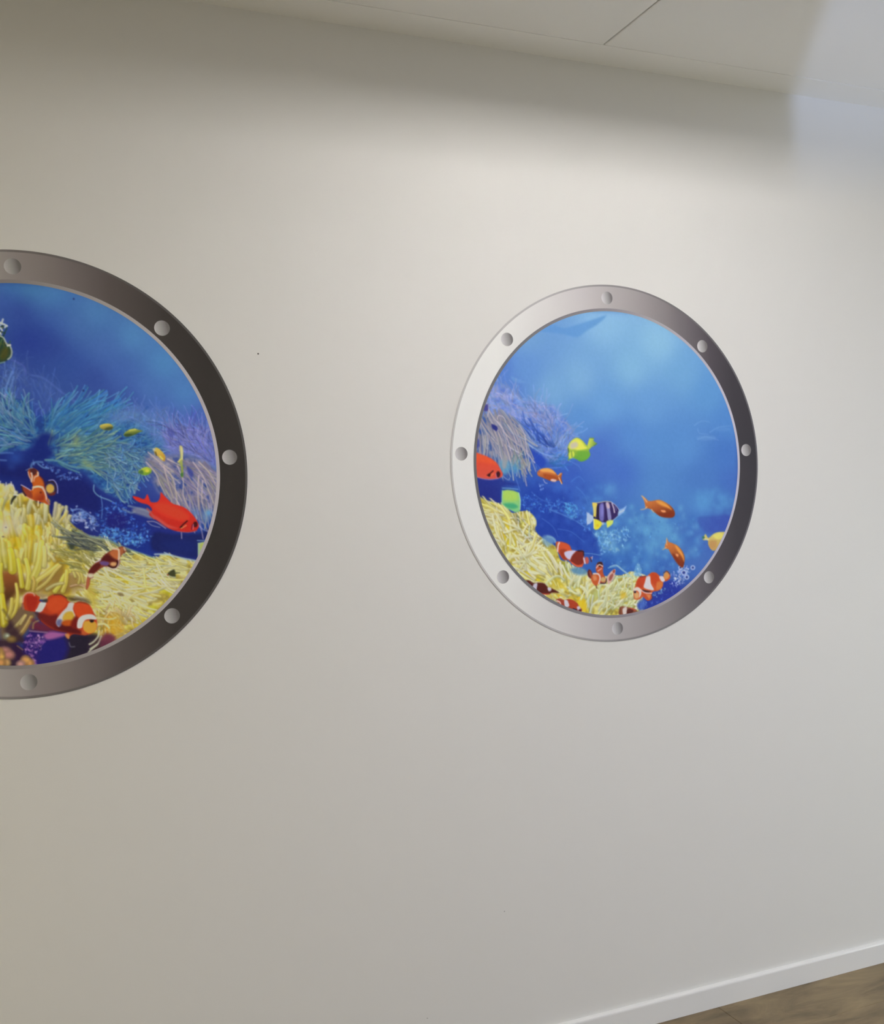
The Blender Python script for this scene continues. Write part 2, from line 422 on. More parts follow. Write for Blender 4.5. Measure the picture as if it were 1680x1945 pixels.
    def finish(self):
        """slight softness of the print and a fine grain"""
        for _ in range(1):
            g = self.img.copy()
            for ax in (0, 1):
                g = (np.roll(g, 1, ax) * .2 + g * .6 + np.roll(g, -1, ax) * .2)
            self.img = g
        self.img += (value_noise(self.n, 170, 6) - .5)[..., None] * 3

def poly_fish(p, name, parts, text=None):
    lab = p.label(name, text)
    for q in parts:
        kind = q[0]
        if kind == 'P': p.poly(q[1], q[2], lab, *( [q[3]] if len(q) > 3 and not isinstance(q[3], dict) else []), **(q[-1] if isinstance(q[-1], dict) else {}))
        elif kind == 'L': p.line(q[1], q[2], q[3], lab, **(q[4] if len(q) > 4 else {}))
        elif kind == 'D': p.dot(q[1], q[2], q[3], q[4], lab, **(q[5] if len(q) > 5 else {}))
    return lab

A1 = (0, 520, 6.945); A2 = (200, 700, 5.403); A3 = (0, 760, 6.945); A4 = (0, 1000, 6.707); A5 = (180, 960, 5.6)
A6 = (0, 860, 12.92); A7 = (140, 1020, 14.0); A8 = (300, 1000, 9.333)
B1 = (850, 700, 5.6); B2 = (890, 920, 6.4615); B3 = (1100, 900, 5.25); B4 = (900, 530, 3.0545)
B5 = (1040, 1010, 6.72); B6 = (1090, 930, 7.636); PX = (0, 0, 1.0)
BLACK = (25, 15, 20); WHITE = (225, 220, 220)

def paint_right():
    p = Print(N_RIGHT, RIGHT_X, RING_Z, PANEL_R, 3)
    p.field([(1000, 640, (112, 158, 205)), (1150, 612, (135, 182, 216)), (1250, 650, (138, 186, 216)), (1200, 700, (128, 178, 213)),
             (1300, 710, (112, 164, 208)), (1345, 750, (96, 150, 204)), (1385, 800, (84, 136, 200)), (1000, 700, (100, 146, 206)), (945, 700, (84, 124, 200)), (925, 730, (88, 126, 202)),
             (1050, 740, (118, 166, 210)), (1150, 770, (106, 158, 210)), (1230, 770, (104, 155, 208)), (1100, 800, (92, 144, 204)), (1100, 720, (124, 172, 212)), (1130, 860, (76, 112, 192)),
             (1200, 830, (88, 138, 202)), (1250, 850, (88, 140, 200)), (1300, 850, (90, 142, 202)), (1380, 860, (72, 118, 190)),
             (1390, 920, (70, 110, 186)), (1180, 900, (72, 112, 192)), (1250, 920, (84, 134, 196)), (1330, 910, (76, 122, 190)), (1080, 905, (58, 92, 182)),
             (1020, 860, (54, 92, 180)), (1100, 940, (58, 98, 182)), (1010, 955, (38, 70, 162)), (925, 945, (36, 50, 132)), (960, 900, (50, 90, 170)),
             (1060, 1000, (42, 72, 162)), (1020, 1015, (36, 62, 156)), (1060, 970, (48, 88, 178)), (1150, 1030, (70, 124, 192)), (1120, 1005, (58, 104, 184)), (1250, 1010, (88, 146, 200)),
             (1320, 1000, (64, 104, 182)), (1330, 960, (84, 140, 200)), (1380, 985, (58, 80, 166)), (1375, 960, (74, 126, 192)), (1290, 1080, (66, 112, 186)),
             (1200, 1065, (62, 112, 188)), (1150, 1075, (44, 88, 170)), (1240, 1150, (40, 66, 158)), (1330, 1060, (72, 112, 184)), (1290, 1120, (52, 74, 156)), (1370, 1040, (66, 104, 180))])
    p.frame = B4
    # dim silhouettes of far fish near the surface
    p.poly([(370, 300), (440, 262), (520, 285), (590, 268), (680, 240), (768, 212), (720, 262), (655, 300), (600, 338), (520, 320), (450, 312)], (94, 146, 204), soft=2.2, alpha=.8)
    p.poly([(215, 565), (255, 580), (300, 600), (240, 600)], (110, 155, 208), soft=1.5, alpha=.7)
    for pts in ([(1280, 850), (1320, 825), (1370, 830)], [(1370, 890), (1420, 860), (1490, 852)], [(1300, 870), (1310, 895), (1360, 900)], [(1300, 930), (1350, 915), (1420, 935)]):
        p.line(pts, 2.2, (125, 165, 215), w1=1, alpha=.5, soft=1.2)
    p.dot(1350, 922, 58, (112, 156, 208), ry=14, alpha=.45, soft=2); p.dot(1440, 872, 50, (100, 148, 205), ry=12, alpha=.4, soft=2)
    for x, y, r, c, a in ((480, 700, 130, (120, 170, 214), .2), (900, 150, 160, (145, 190, 218), .25), (1100, 500, 160, (120, 172, 212), .15), (800, 900, 100, (70, 105, 190), .2), (250, 640, 60, (80, 115, 200), .3)):
        p.glow(x, y, r, c, a)
    # haze of distant reef
    haze = p.label('distant_reef', 'pale blue blurred reef in the print')
    p.frame = PX; rs = p.rs
    for i in range(420):
        t = rs.rand()
        x = 1130 + rs.rand() * 220; y = 960 + rs.rand() * 130
        if (x - 1235) ** 2 / 95 ** 2 + (y - 1020) ** 2 / 62 ** 2 > 1.2: continue
        p.glow(x, y, rs.uniform(3, 11), ((110, 178, 212), (90, 152, 204), (56, 104, 182), (66, 124, 194), (120, 190, 214), (50, 92, 174))[rs.randint(6)], rs.uniform(.2, .42))
    for i in range(60): p.glow(1320 + rs.rand() * 75, 940 + rs.randn() * 12 + 12, rs.uniform(4, 11), (92, 156, 206), .22)
    for i in range(60): p.glow(1110 + rs.rand() * 60, 915 + rs.rand() * 70, rs.uniform(3, 9), (84, 146, 204), .25)
    for i in range(70): p.glow(1060 + rs.rand() * 60, 925 + rs.rand() * 90, rs.uniform(3, 8), ((60, 104, 190), (40, 66, 160))[i % 2], .25)
    for i in range(60): p.glow(1170 + rs.rand() * 100, 1055 + rs.rand() * 40, rs.uniform(3, 10), ((70, 130, 200), (44, 84, 168))[i % 2], .25)
    for i in range(40): p.glow(1330 + rs.rand() * 60, 985 + rs.rand() * 60, rs.uniform(4, 9), ((60, 84, 170), (84, 130, 196))[i % 3 == 0], .25)
    for x, y, r, a_ in ((1265, 1010, 26, .5), (1215, 1000, 22, .35), (1240, 1040, 20, .3), (1160, 930, 16, .35), (1290, 1030, 16, .35), (1225, 1075, 14, .3)): p.glow(x, y, r, (112, 180, 214), a_)
    p.poly([(1325, 984), (1350, 980), (1388, 980), (1380, 1005), (1360, 1012), (1338, 1010)], (58, 80, 168), soft=3, alpha=.6)
    p.poly([(1120, 925), (1300, 925), (1345, 1000), (1300, 1060), (1200, 1075), (1150, 1040), (1100, 985)], (90, 150, 200), haze, soft=12, alpha=.06)
    m = p.region([(1130, 930), (1180, 920), (1290, 960), (1300, 1030), (1250, 1075), (1180, 1075), (1140, 1040), (1115, 1000)])
    X, Y = np.meshgrid(np.arange(p.n) + .5, np.arange(p.n) + .5); p.lab[p.sdf(m, X, Y) > 0] = haze
    p.glow(1158, 1030, 20, (130, 184, 216), .55)
    p.specks([(1130, 1015), (1165, 1005), (1195, 1008), (1182, 1040), (1150, 1052), (1140, 1048)], 110, 5, [(150, 200, 220), (130, 184, 214), (84, 142, 200)], haze, .7, .7)
    p.specks([(1135, 1000), (1290, 980), (1260, 1070), (1150, 1080)], 120, 3, [(110, 172, 210), (70, 130, 198), (56, 104, 180)], haze, .4, 1.0)
    # dark rock slope with blue growth, left of the striped fish
    rock = p.label('blue_reef_rock', 'dark blue rock with pale growth')
    p.poly([(1012, 925), (1060, 935), (1085, 950), (1100, 985), (1125, 1010), (1140, 1050), (1128, 1062), (1085, 1040), (1050, 1030), (1020, 1000), (985, 970)], (38, 66, 160), rock, soft=6, alpha=.7)
    p.glow(1085, 972, 16, (90, 160, 210), .5)
    p.specks([(988, 945), (1020, 940), (1048, 950), (1075, 945), (1092, 960), (1098, 985), (1070, 975), (1040, 972), (1010, 970), (992, 962)], 200, 3.2, [(78, 140, 205), (56, 108, 190), (100, 160, 214), (50, 90, 180)], rock, .6, .7)
    p.specks([(1070, 955), (1095, 962), (1096, 984), (1078, 978)], 60, 3, [(84, 170, 214), (110, 185, 220)], rock, .6, .7)
    p.line([(1045, 968), (1070, 978), (1095, 990), (1112, 1002)], 3, (96, 148, 210), rock, w1=2, alpha=.7, soft=1)
    for i in range(90):
        p.glow(1020 + rs.rand() * 120, 975 + rs.rand() * 85, rs.uniform(3, 9), ((48, 86, 178), (30, 50, 142), (60, 104, 190), (36, 62, 158))[rs.randint(4)], .3)
    for i in range(60):
        p.glow(960 + rs.rand() * 150, 900 + rs.rand() * 60, rs.uniform(3, 9), ((50, 92, 184), (34, 60, 152), (66, 112, 196))[rs.randint(3)], .28)
    for pts in ([(1010, 935), (1030, 950), (1050, 955)], [(1095, 925), (1110, 940), (1118, 960)], [(1060, 1005), (1085, 1010), (1110, 1030)], [(1030, 985), (1050, 1000), (1060, 1020)], [(1085, 915), (1100, 905), (1110, 915)]):
        p.line(pts, 1.4, (92, 146, 208), rock, w1=.8, alpha=.5, soft=1)
    p.specks([(1096, 960), (1120, 970), (1130, 995), (1118, 1010), (1100, 995)], 50, 4, [(96, 152, 208), (70, 120, 196)], rock, .5, 1)
    # lavender anemone
    lav = p.label('lavender_anemone', 'pale lavender blue thready anemone')
    p.frame = B1
    body = [(440, 210), (520, 180), (620, 190), (715, 250), (800, 330), (900, 350), (1020, 400), (1130, 400), (1230, 520), (1320, 640), (1340, 720), (1290, 860), (1270, 960), (1180, 1000), (1050, 960), (950, 860), (860, 780), (800, 640), (700, 560), (560, 520), (430, 480), (340, 470)]
    p.poly(body, (112, 140, 206), lav, soft=4, alpha=.72)
    p.poly([(400, 260), (560, 200), (700, 300), (780, 420), (700, 520), (480, 480), (350, 440)], (140, 150, 208), lav, soft=6, alpha=.6)
    p.mottle(body, [(70, 104, 196), (100, 132, 206), (132, 152, 212), (166, 170, 212)], 60, 31, lav, .55, 7)
    gd = [(500, 350, 160), (600, 230, 100), (800, 420, 135), (1000, 480, 120), (1200, 600, 110), (1250, 800, 60), (1000, 850, 160), (900, 650, 140), (1100, 900, 10)]
    p.tuft(body, 300, gd, (90, 260), (6, 13), [(140, 166, 220), (160, 168, 216), (122, 160, 220), (172, 172, 214), (110, 146, 214)], lav, .55, 70, 30, soft=.9)
    p.tuft([(860, 700), (1000, 780), (1250, 850), (1260, 980), (1100, 960), (930, 860)], 70, gd, (120, 260), (5, 9), [(116, 160, 218), (90, 130, 206), (60, 100, 192)], lav, .55, 60, 30)
    p.tuft([(960, 480), (1080, 520), (1180, 640), (1120, 700), (1000, 620), (900, 560)], 50, gd, (100, 200), (5, 9), [(170, 165, 210), (150, 158, 212), (70, 105, 190)], lav, .5, 40, 20)
    for c, a in (((52, 88, 182), .75), ((44, 76, 172), .6)):
        p.tuft([(820, 560), (900, 600), (1000, 700), (1150, 820), (1100, 880), (940, 780), (850, 700)], 16, [(900, 700, 130)], (90, 180), (9, 16), [c], lav, a, 20, 12, soft=1)
    p.line([(860, 800), (940, 860), (1040, 915), (1180, 940), (1290, 970)], 1.6, (140, 175, 222), lav, alpha=.8)
    p.line([(890, 980), (960, 1030), (1000, 1075), (1060, 1060), (1200, 1050), (1250, 1000)], 1.8, (96, 140, 212), lav, alpha=.7)
    p.line([(1270, 940), (1330, 1000), (1400, 1040), (1420, 1080)], 1.5, (100, 140, 210), None, alpha=.5)
    p.tuft([(1050, 900), (1250, 950), (1200, 1040), (1050, 1030)], 25, [(1100, 950, 0)], (80, 180), (10, 20), [(66, 130, 200), (54, 110, 190)], lav, .5, 30, 20, soft=1.5)
    # blue gap under the anemone
    p.poly([(860, 840), (930, 880), (1030, 950), (1040, 1020), (990, 1060), (900, 980), (850, 920)], (36, 66, 170), None, soft=3, alpha=.8)
    # tan tentacles
    tan = p.label('tan_tentacles', 'beige hanging tentacles')
    p.poly([(340, 500), (520, 500), (700, 540), (810, 660), (850, 800), (860, 960), (800, 1060), (620, 1060), (560, 1040), (440, 920), (300, 880), (290, 700)], (104, 124, 160), tan, soft=4, alpha=.75)
    p.mottle([(340, 520), (520, 500), (700, 540), (810, 660), (850, 800), (860, 960), (800, 1060), (620, 1060), (560, 1040), (440, 920), (300, 880), (290, 700)], [(44, 76, 150), (96, 110, 150), (150, 146, 156), (196, 184, 176)], 56, 33, tan, .7, 4)
    gt = [(350, 800, 265), (500, 900, 280), (650, 800, 285), (800, 900, 275), (450, 560, 300), (700, 600, 310), (850, 980, 280)]
    p.tuft([(340, 520), (700, 560), (820, 740), (840, 940), (600, 980), (440, 860), (310, 800)], 26, gt, (110, 200), (12, 22), [(40, 74, 150), (60, 110, 170), (90, 90, 130)], tan, .7, 20, 12, soft=.9)
    p.tuft([(330, 470), (440, 420), (600, 430), (740, 560), (810, 760), (800, 860), (600, 840), (400, 760), (300, 700)], 130, gt, (200, 420), (9, 17), [(216, 202, 190), (200, 186, 184), (190, 184, 160), (222, 198, 176), (180, 164, 164), (166, 178, 186)], tan, .66, 22, 9, dark=(66, 84, 140), shade=.55, soft=.8, root=.92)
    p.tuft([(700, 860), (850, 900), (880, 1010), (760, 1060), (690, 1000)], 34, gt, (50, 120), (8, 14), [(160, 170, 150), (120, 160, 170), (170, 160, 140)], tan, .7, 40, 20)
    for pts in ([(420, 370), (440, 450), (420, 520)], [(530, 540), (545, 500), (600, 520), (620, 570)], [(760, 600), (820, 700), (840, 850), (870, 1000), (860, 1080)], [(530, 560), (600, 660), (640, 760), (690, 940)], [(640, 600), (710, 720), (760, 900)]):
        p.line(pts, 2, (205, 190, 195), tan, w1=1.4, alpha=.8)
    p.poly([(470, 590), (530, 620), (525, 665), (480, 640)], (36, 44, 120), tan, soft=1)
    p.poly([(390, 400), (430, 380), (430, 450), (385, 450)], (50, 44, 120), tan, soft=1.2, alpha=.8)
    p.poly([(300, 740), (335, 760), (340, 830), (300, 840)], (54, 66, 150), tan, soft=1.5, alpha=.8)
    p.poly([(560, 980), (660, 990), (660, 1090), (600, 1130), (560, 1060)], (100, 160, 190), tan, soft=3, alpha=.8)
    p.poly([(600, 920), (640, 940), (620, 1060), (580, 1040)], (160, 158, 160), tan, soft=2, alpha=.8)
    p.glow(720, 1060, 70, (70, 150, 200), .7)
    p.poly([(300, 1160), (420, 1185), (560, 1170), (640, 1200), (760, 1240), (580, 1260), (570, 1400), (560, 1440), (340, 1390)], (36, 46, 128), None, soft=3, alpha=.75)
    p.line([(580, 1130), (620, 1170), (655, 1185), (660, 1165)], 1.6, (150, 160, 190), None, alpha=.8)
    p.line([(700, 1100), (740, 1200), (770, 1300)], 1.5, (96, 130, 205), None, alpha=.7)
    p.specks([(960, 1240), (1020, 1230), (1000, 1310), (970, 1310)], 9, 3, [(130, 160, 220)], None, .7)
    # orange-red fish cut by the left rim
    poly_fish(p, 'red_squirrelfish', [
        ('P', [(255, 880), (330, 905), (430, 940), (520, 1000), (570, 1080), (590, 1130), (555, 1165), (460, 1175), (380, 1170), (300, 1150), (255, 1130)], (222, 74, 46), {'soft': 1.2, 'col2': (214, 84, 66), 'ang': 90}),
        ('P', [(255, 885), (340, 912), (450, 955), (530, 1020), (440, 1010), (330, 990), (255, 980)], (228, 92, 50), {'soft': 3, 'alpha': .7}),
        ('L', [(300, 1150), (380, 1172), (460, 1180), (540, 1168)], 1.5, (196, 130, 160), {'alpha': .8}),
        ('L', [(425, 1135), (455, 1115), (485, 1090)], 2.2, (70, 20, 20)), ('D', 445, 1135, 16, (60, 20, 20)),
        ('D', 540, 1125, 22, (60, 20, 30), {'ry': 34}), ('L', [(515, 1120), (525, 1160)], 1.2, (180, 110, 160)), ('L', [(460, 1140), (490, 1120)], 1.6, (226, 120, 70))],
        'orange red fish cut off by the left rim')
    # yellow tang
    poly_fish(p, 'yellow_tang', [
        ('P', [(1280, 850), (1300, 790), (1350, 745), (1390, 738), (1440, 770), (1480, 815), (1515, 818), (1525, 845), (1505, 870), (1520, 920), (1480, 970), (1420, 990), (1370, 965), (1320, 950), (1285, 980), (1290, 920)], (212, 214, 70), {'col2': (96, 160, 60), 'ang': 80, 'soft': 1.1}),
        ('P', [(1290, 840), (1340, 760), (1400, 755), (1460, 820), (1490, 850), (1400, 870), (1350, 860)], (226, 226, 90), {'soft': 2}),
        ('P', [(1310, 800), (1370, 780), (1390, 820), (1350, 850), (1310, 850)], (206, 198, 168), {'soft': 2.5}),
        ('P', [(1390, 880), (1500, 890), (1490, 950), (1430, 970), (1390, 930)], (110, 170, 60), {'soft': 2.5}),
        ('P', [(1490, 812), (1502, 770), (1512, 738), (1560, 740), (1552, 768), (1592, 800), (1560, 822), (1535, 835), (1500, 858)], (196, 208, 84), {'soft': 1, 'smooth': False, 'col2': (120, 160, 70), 'ang': 20}), ('L', [(1515, 740), (1558, 742)], 1.2, (90, 130, 70)), ('L', [(1588, 798), (1560, 820)], 1.6, (80, 124, 70)),
        ('L', [(1285, 850), (1290, 890), (1285, 920)], 2, (70, 100, 70)), ('P', [(1290, 900), (1340, 880), (1350, 930), (1300, 960)], (206, 216, 80), {'soft': 1.2}),
        ('L', [(1320, 880), (1325, 940)], 2, (120, 160, 70))], 'yellow tang fish above the orange fish')
    # small orange fish
    poly_fish(p, 'orange_anthias', [
        ('P', [(955, 1110), (970, 1085), (1010, 1065), (1060, 1060), (1110, 1072), (1150, 1110), (1180, 1140), (1205, 1120), (1222, 1110), (1212, 1165), (1225, 1225), (1185, 1190), (1130, 1205), (1070, 1185), (1010, 1160), (965, 1140)], (214, 130, 70), {'col2': (150, 66, 30), 'ang': 90, 'soft': .9}),
        ('P', [(990, 1075), (1060, 1062), (1120, 1085), (1150, 1120), (1080, 1100), (1010, 1095)], (236, 168, 84), {'soft': 1.5}),
        ('P', [(1020, 1120), (1100, 1130), (1160, 1160), (1100, 1180), (1040, 1160)], (170, 80, 36), {'soft': 1.5}),
        ('P', [(1110, 1175), (1160, 1185), (1145, 1205), (1100, 1195)], (224, 190, 180), {'soft': 1}),
        ('L', [(1180, 1140), (1205, 1115)], 2, (236, 170, 100)), ('L', [(1185, 1160), (1215, 1225)], 2, (236, 190, 130)), ('D', 975, 1100, 8, (140, 90, 90)),
        ('L', [(1020, 1180), (1040, 1215), (1060, 1220)], 1.4, (170, 170, 200))], 'orange fish at left, under the yellow tang')
    # yellow anemone
    yel = p.label('yellow_anemone', 'pale yellow noodle like anemone along the lower left')
    p.frame = B2
    reg = [(110, 160), (220, 200), (360, 235), (480, 310), (540, 360), (640, 340), (740, 340), (820, 420), (830, 500), (800, 560), (880, 640), (960, 700), (1060, 760), (1090, 830), (1130, 930), (1220, 960), (1280, 1030), (1400, 1060), (1480, 1090), (1600, 1130), (1900, 1120), (1990, 1090), (2150, 1110), (2190, 1180), (2140, 1300), (2130, 1400), (2150, 1500), (2050, 1650), (1600, 1660), (1200, 1600), (800, 1380), (560, 1130), (300, 800), (150, 400)]
    p.poly(reg, (206, 204, 120), yel, soft=1.6)
    p.mottle(reg, [(170, 146, 60), (200, 184, 80), (216, 206, 100), (226, 222, 150), (234, 232, 196)], 46, 21, yel, 1, 1.6)
    p.clip(reg, 2.5)
    for pts, c in (([(340, 460), (440, 440), (520, 560), (600, 620), (560, 780), (440, 760), (420, 640), (360, 560)], (214, 196, 40)), ([(640, 1060), (760, 1040), (860, 1080), (880, 1180), (760, 1200), (660, 1140)], (222, 204, 40)), ([(560, 820), (640, 760), (760, 800), (800, 860), (720, 880), (620, 840)], (150, 116, 40)),
                   ([(800, 660), (900, 700), (940, 780), (860, 800), (780, 740)], (190, 170, 70)), ([(820, 860), (960, 880), (1080, 940), (1060, 1000), (900, 960)], (206, 194, 80)), ([(1100, 960), (1240, 980), (1240, 1060), (1160, 1080)], (160, 160, 60)), ([(1010, 1340), (1200, 1340), (1420, 1400), (1460, 1480), (1440, 1580), (1300, 1500), (1100, 1420)], (226, 190, 40)),
                   ([(560, 360), (640, 400), (700, 440), (640, 480), (580, 430)], (110, 130, 120)), ([(200, 420), (270, 450), (260, 500), (210, 470)], (170, 150, 70)), ([(300, 450), (350, 460), (340, 510)], (120, 120, 100)), ([(950, 1180), (1080, 1160), (1180, 1240), (1080, 1290)], (210, 190, 60)), ([(900, 800), (1000, 780), (1080, 840), (1000, 870)], (196, 190, 90))):
        p.poly(pts, c, yel, soft=3, alpha=.9)
    gy = [(200, 300, 170), (400, 300, 150), (520, 500, 120), (300, 600, 170), (600, 700, 110), (750, 450, 130), (700, 600, 170), (850, 760, 140), (600, 900, 20), (950, 1000, 160), (900, 1150, 150), (1100, 1050, 110), (1300, 1150, 80), (1500, 1300, 60), (1700, 1500, 55), (1900, 1400, 40), (2000, 1200, 60), (1300, 1400, 170), (1700, 1150, 30)]
    pal = [(234, 232, 182), (230, 226, 146), (226, 230, 176), (236, 230, 156), (224, 220, 196), (226, 214, 100)]
    gold = [(206, 184, 70), (192, 170, 74), (214, 200, 96), (176, 164, 84)]
    Z = ([(120, 220), (340, 250), (520, 360), (620, 600), (620, 800), (480, 860), (300, 700), (180, 420)],
         [(540, 360), (740, 350), (820, 470), (800, 560), (900, 660), (1000, 740), (900, 830), (700, 800), (600, 600)],
         [(480, 860), (700, 850), (1000, 960), (1160, 1080), (1180, 1260), (1000, 1280), (760, 1180), (600, 1060)],
         [(1200, 1010), (1480, 1100), (1900, 1130), (2160, 1130), (2140, 1400), (2060, 1600), (1500, 1620), (1200, 1560), (1150, 1300)])
    for z, n_ in zip(Z, (40, 30, 50, 90)): p.tuft(z, n_, gy, (120, 300), (18, 34), gold, yel, .7, 40, 14, soft=1.2)
    for x, y, r, c in ((450, 540, 90, (226, 204, 40)), (500, 720, 80, (230, 214, 50)), (400, 620, 60, (220, 190, 60)), (760, 1100, 110, (226, 206, 40)), (560, 940, 50, (206, 190, 80)), (700, 800, 60, (150, 110, 40)), (850, 740, 60, (190, 160, 80)), (940, 880, 80, (206, 196, 90)), (1170, 1020, 70, (150, 156, 60)), (1560, 1350, 90, (190, 200, 120)), (1050, 1200, 70, (216, 196, 70)), (240, 430, 50, (150, 120, 50)), (600, 420, 50, (96, 120, 110)), (1900, 1300, 60, (220, 190, 60)), (1380, 1480, 90, (230, 196, 40))):
        p.glow(x, y, r, c, .85)
    p.tuft(Z[0], 46, gy, (200, 420), (18, 32), pal, yel, .85, 30, 10, dark=(170, 150, 60), light=(242, 240, 212), shade=.4, soft=.8, root=.88)
    p.tuft(Z[1], 34, gy, (120, 260), (15, 28), pal + [(180, 200, 180), (190, 170, 100)], yel, .8, 60, 26, dark=(140, 120, 60), light=(238, 238, 214), shade=.4, soft=.8, root=.88)
    p.tuft(Z[2], 46, gy, (200, 420), (18, 34), pal, yel, .85, 40, 11, dark=(176, 160, 80), light=(242, 242, 216), shade=.35, soft=.8, root=.88)
    p.tuft(Z[3], 110, gy, (110, 300), (18, 34), [(228, 230, 184), (220, 226, 170), (216, 222, 194), (228, 222, 150), (206, 218, 166)], yel, .82, 60, 22, dark=(170, 176, 104), light=(240, 242, 222), shade=.4, soft=.8, root=.88)
    p.tuft([(820, 1280), (1000, 1300), (1400, 1400), (1440, 1600), (1100, 1500)], 26, gy, (80, 180), (14, 26), [(230, 224, 150), (226, 200, 80)], yel, .6, 40, 20)
    p.poly([(1340, 1420), (1440, 1440), (1450, 1560), (1400, 1560), (1330, 1480)], (230, 196, 40), yel, soft=3, alpha=.9)
    for x, y, r in ((300, 400, 120), (500, 880, 70), (900, 1020, 130), (1300, 1120, 120), (1500, 1200, 120), (1750, 1300, 130), (620, 640, 60), (330, 760, 80), (1600, 1500, 120), (1050, 1320, 60)):
        p.glow(x, y, r, (230, 228, 190), .38)
    p.frame = B5
    p.poly([(930, 770), (1010, 760), (1010, 840), (930, 860)], (222, 190, 50), yel, soft=3, alpha=.9)
    p.tuft([(780, 740), (900, 690), (1060, 640), (1100, 760), (1060, 940), (900, 1000), (780, 960)], 46, [(900, 800, 35), (1050, 700, 70), (850, 950, 30)], (90, 200), (14, 24), [(226, 228, 170), (214, 220, 150), (232, 226, 190)], yel, .75, 40, 16, dark=(176, 180, 100), light=(238, 240, 210), shade=.5)
    p.poly([(935, 780), (1000, 775), (1000, 835), (940, 850)], (220, 186, 50), yel, soft=3, alpha=.75)
    p.clip()
    p.frame = B1
    # green square
    poly_fish(p, 'green_patch', [
        ('P', [(585, 1300), (640, 1292), (700, 1300), (760, 1320), (775, 1400), (770, 1520), (720, 1530), (640, 1490), (578, 1440)], (156, 206, 108), {'soft': 1, 'col2': (130, 200, 130), 'ang': 90, 'smooth': False}),
        ('P', [(600, 1310), (700, 1305), (740, 1340), (740, 1400), (600, 1400)], (174, 210, 96), {'soft': 3}),
        ('P', [(600, 1440), (700, 1435), (750, 1470), (710, 1490), (640, 1480)], (70, 170, 120), {'soft': 2}),
        ('L', [(585, 1300), (580, 1440)], 2, (150, 205, 170)), ('L', [(760, 1325), (775, 1400), (772, 1500)], 1.8, (170, 220, 190)),
        ('L', [(585, 1272), (660, 1275), (750, 1285)], 1.8, (120, 170, 200), {'alpha': .8})], 'square pale green patch below the red fish')
    p.frame = B5
    # pale green fringe and water behind it
    p.poly([(300, 470), (420, 450), (500, 500), (500, 540), (400, 550), (320, 520)], (84, 136, 176), None, soft=3, alpha=.85)
    p.line([(0, 60), (50, 70), (90, 100), (100, 130)], 4, (140, 184, 206), yel, alpha=.8, soft=1.2)
    p.poly([(-60, 60), (20, 50), (90, 110), (60, 160), (0, 190), (-60, 140)], (120, 166, 200), yel, soft=3, alpha=.75)
    p.line([(460, 275), (560, 280), (680, 300)], 1.4, (120, 170, 200), None, alpha=.7)
    p.line([(800, 450), (880, 430), (960, 490), (1040, 550)], 3.2, (160, 198, 210), yel, alpha=.85); p.line([(780, 460), (870, 445)], 2, (90, 140, 190), None)
    p.line([(870, 590), (1040, 565), (1100, 600)], 3, (186, 210, 180), yel, alpha=.8)
    p.poly([(1110, 560), (1115, 480), (1160, 400), (1195, 480), (1185, 560)], (120, 174, 210), rock, soft=2, alpha=.85)
    p.specks([(1110, 580), (1120, 470), (1160, 410), (1195, 480), (1190, 570)], 30, 3, [(170, 208, 218), (90, 150, 200)], rock, .7)
    p.poly([(1490, 640), (1640, 640), (1700, 740), (1560, 860), (1300, 960), (1180, 1000), (1150, 920), (1250, 850), (1400, 790)], (42, 58, 152), rock, soft=3)
    p.specks([(1160, 900), (1300, 880), (1480, 800), (1560, 700), (1660, 760), (1400, 900), (1200, 985)], 60, 2.5, [(70, 110, 190), (96, 130, 200), (30, 40, 120)], rock, .7)
    p.poly([(1170, 880), (1230, 850), (1260, 940), (1180, 1000)], (90, 130, 204), rock, soft=4, alpha=.7)
    p.specks([(1350, 780), (1470, 720), (1520, 740), (1440, 800), (1380, 830)], 24, 3, [(150, 200, 210), (120, 170, 200)], yel, .7)
    wc = p.label('white_coral', 'small white flowery coral at lower right')
    p.specks([(1560, 570), (1600, 520), (1700, 440), (1800, 440), (1760, 560), (1660, 700), (1600, 720)], 90, 3.2, [(190, 200, 226), (140, 160, 216), (84, 110, 196), (210, 214, 228)], wc, .8, .6)
    p.frame = B3
    p.specks([(985, 940), (1090, 915), (1110, 1000), (1030, 1100), (950, 1100)], 60, 3.0, [(196, 206, 228), (150, 170, 220), (90, 110, 190)], wc, .8, .6)
    for x, y, r in ((1045, 985, 15), (1012, 935, 9), (1135, 935, 11), (1075, 1030, 12)):
        p.dot(x, y, r + 14, (186, 200, 226), wc, alpha=.8, soft=1); p.dot(x, y, r, (44, 60, 140), wc, soft=.8)
    p.line([(370, 915), (330, 925), (290, 940)], 1.6, (110, 160, 200), None, alpha=.8)
    # striped butterfly fish
    p.frame = B6
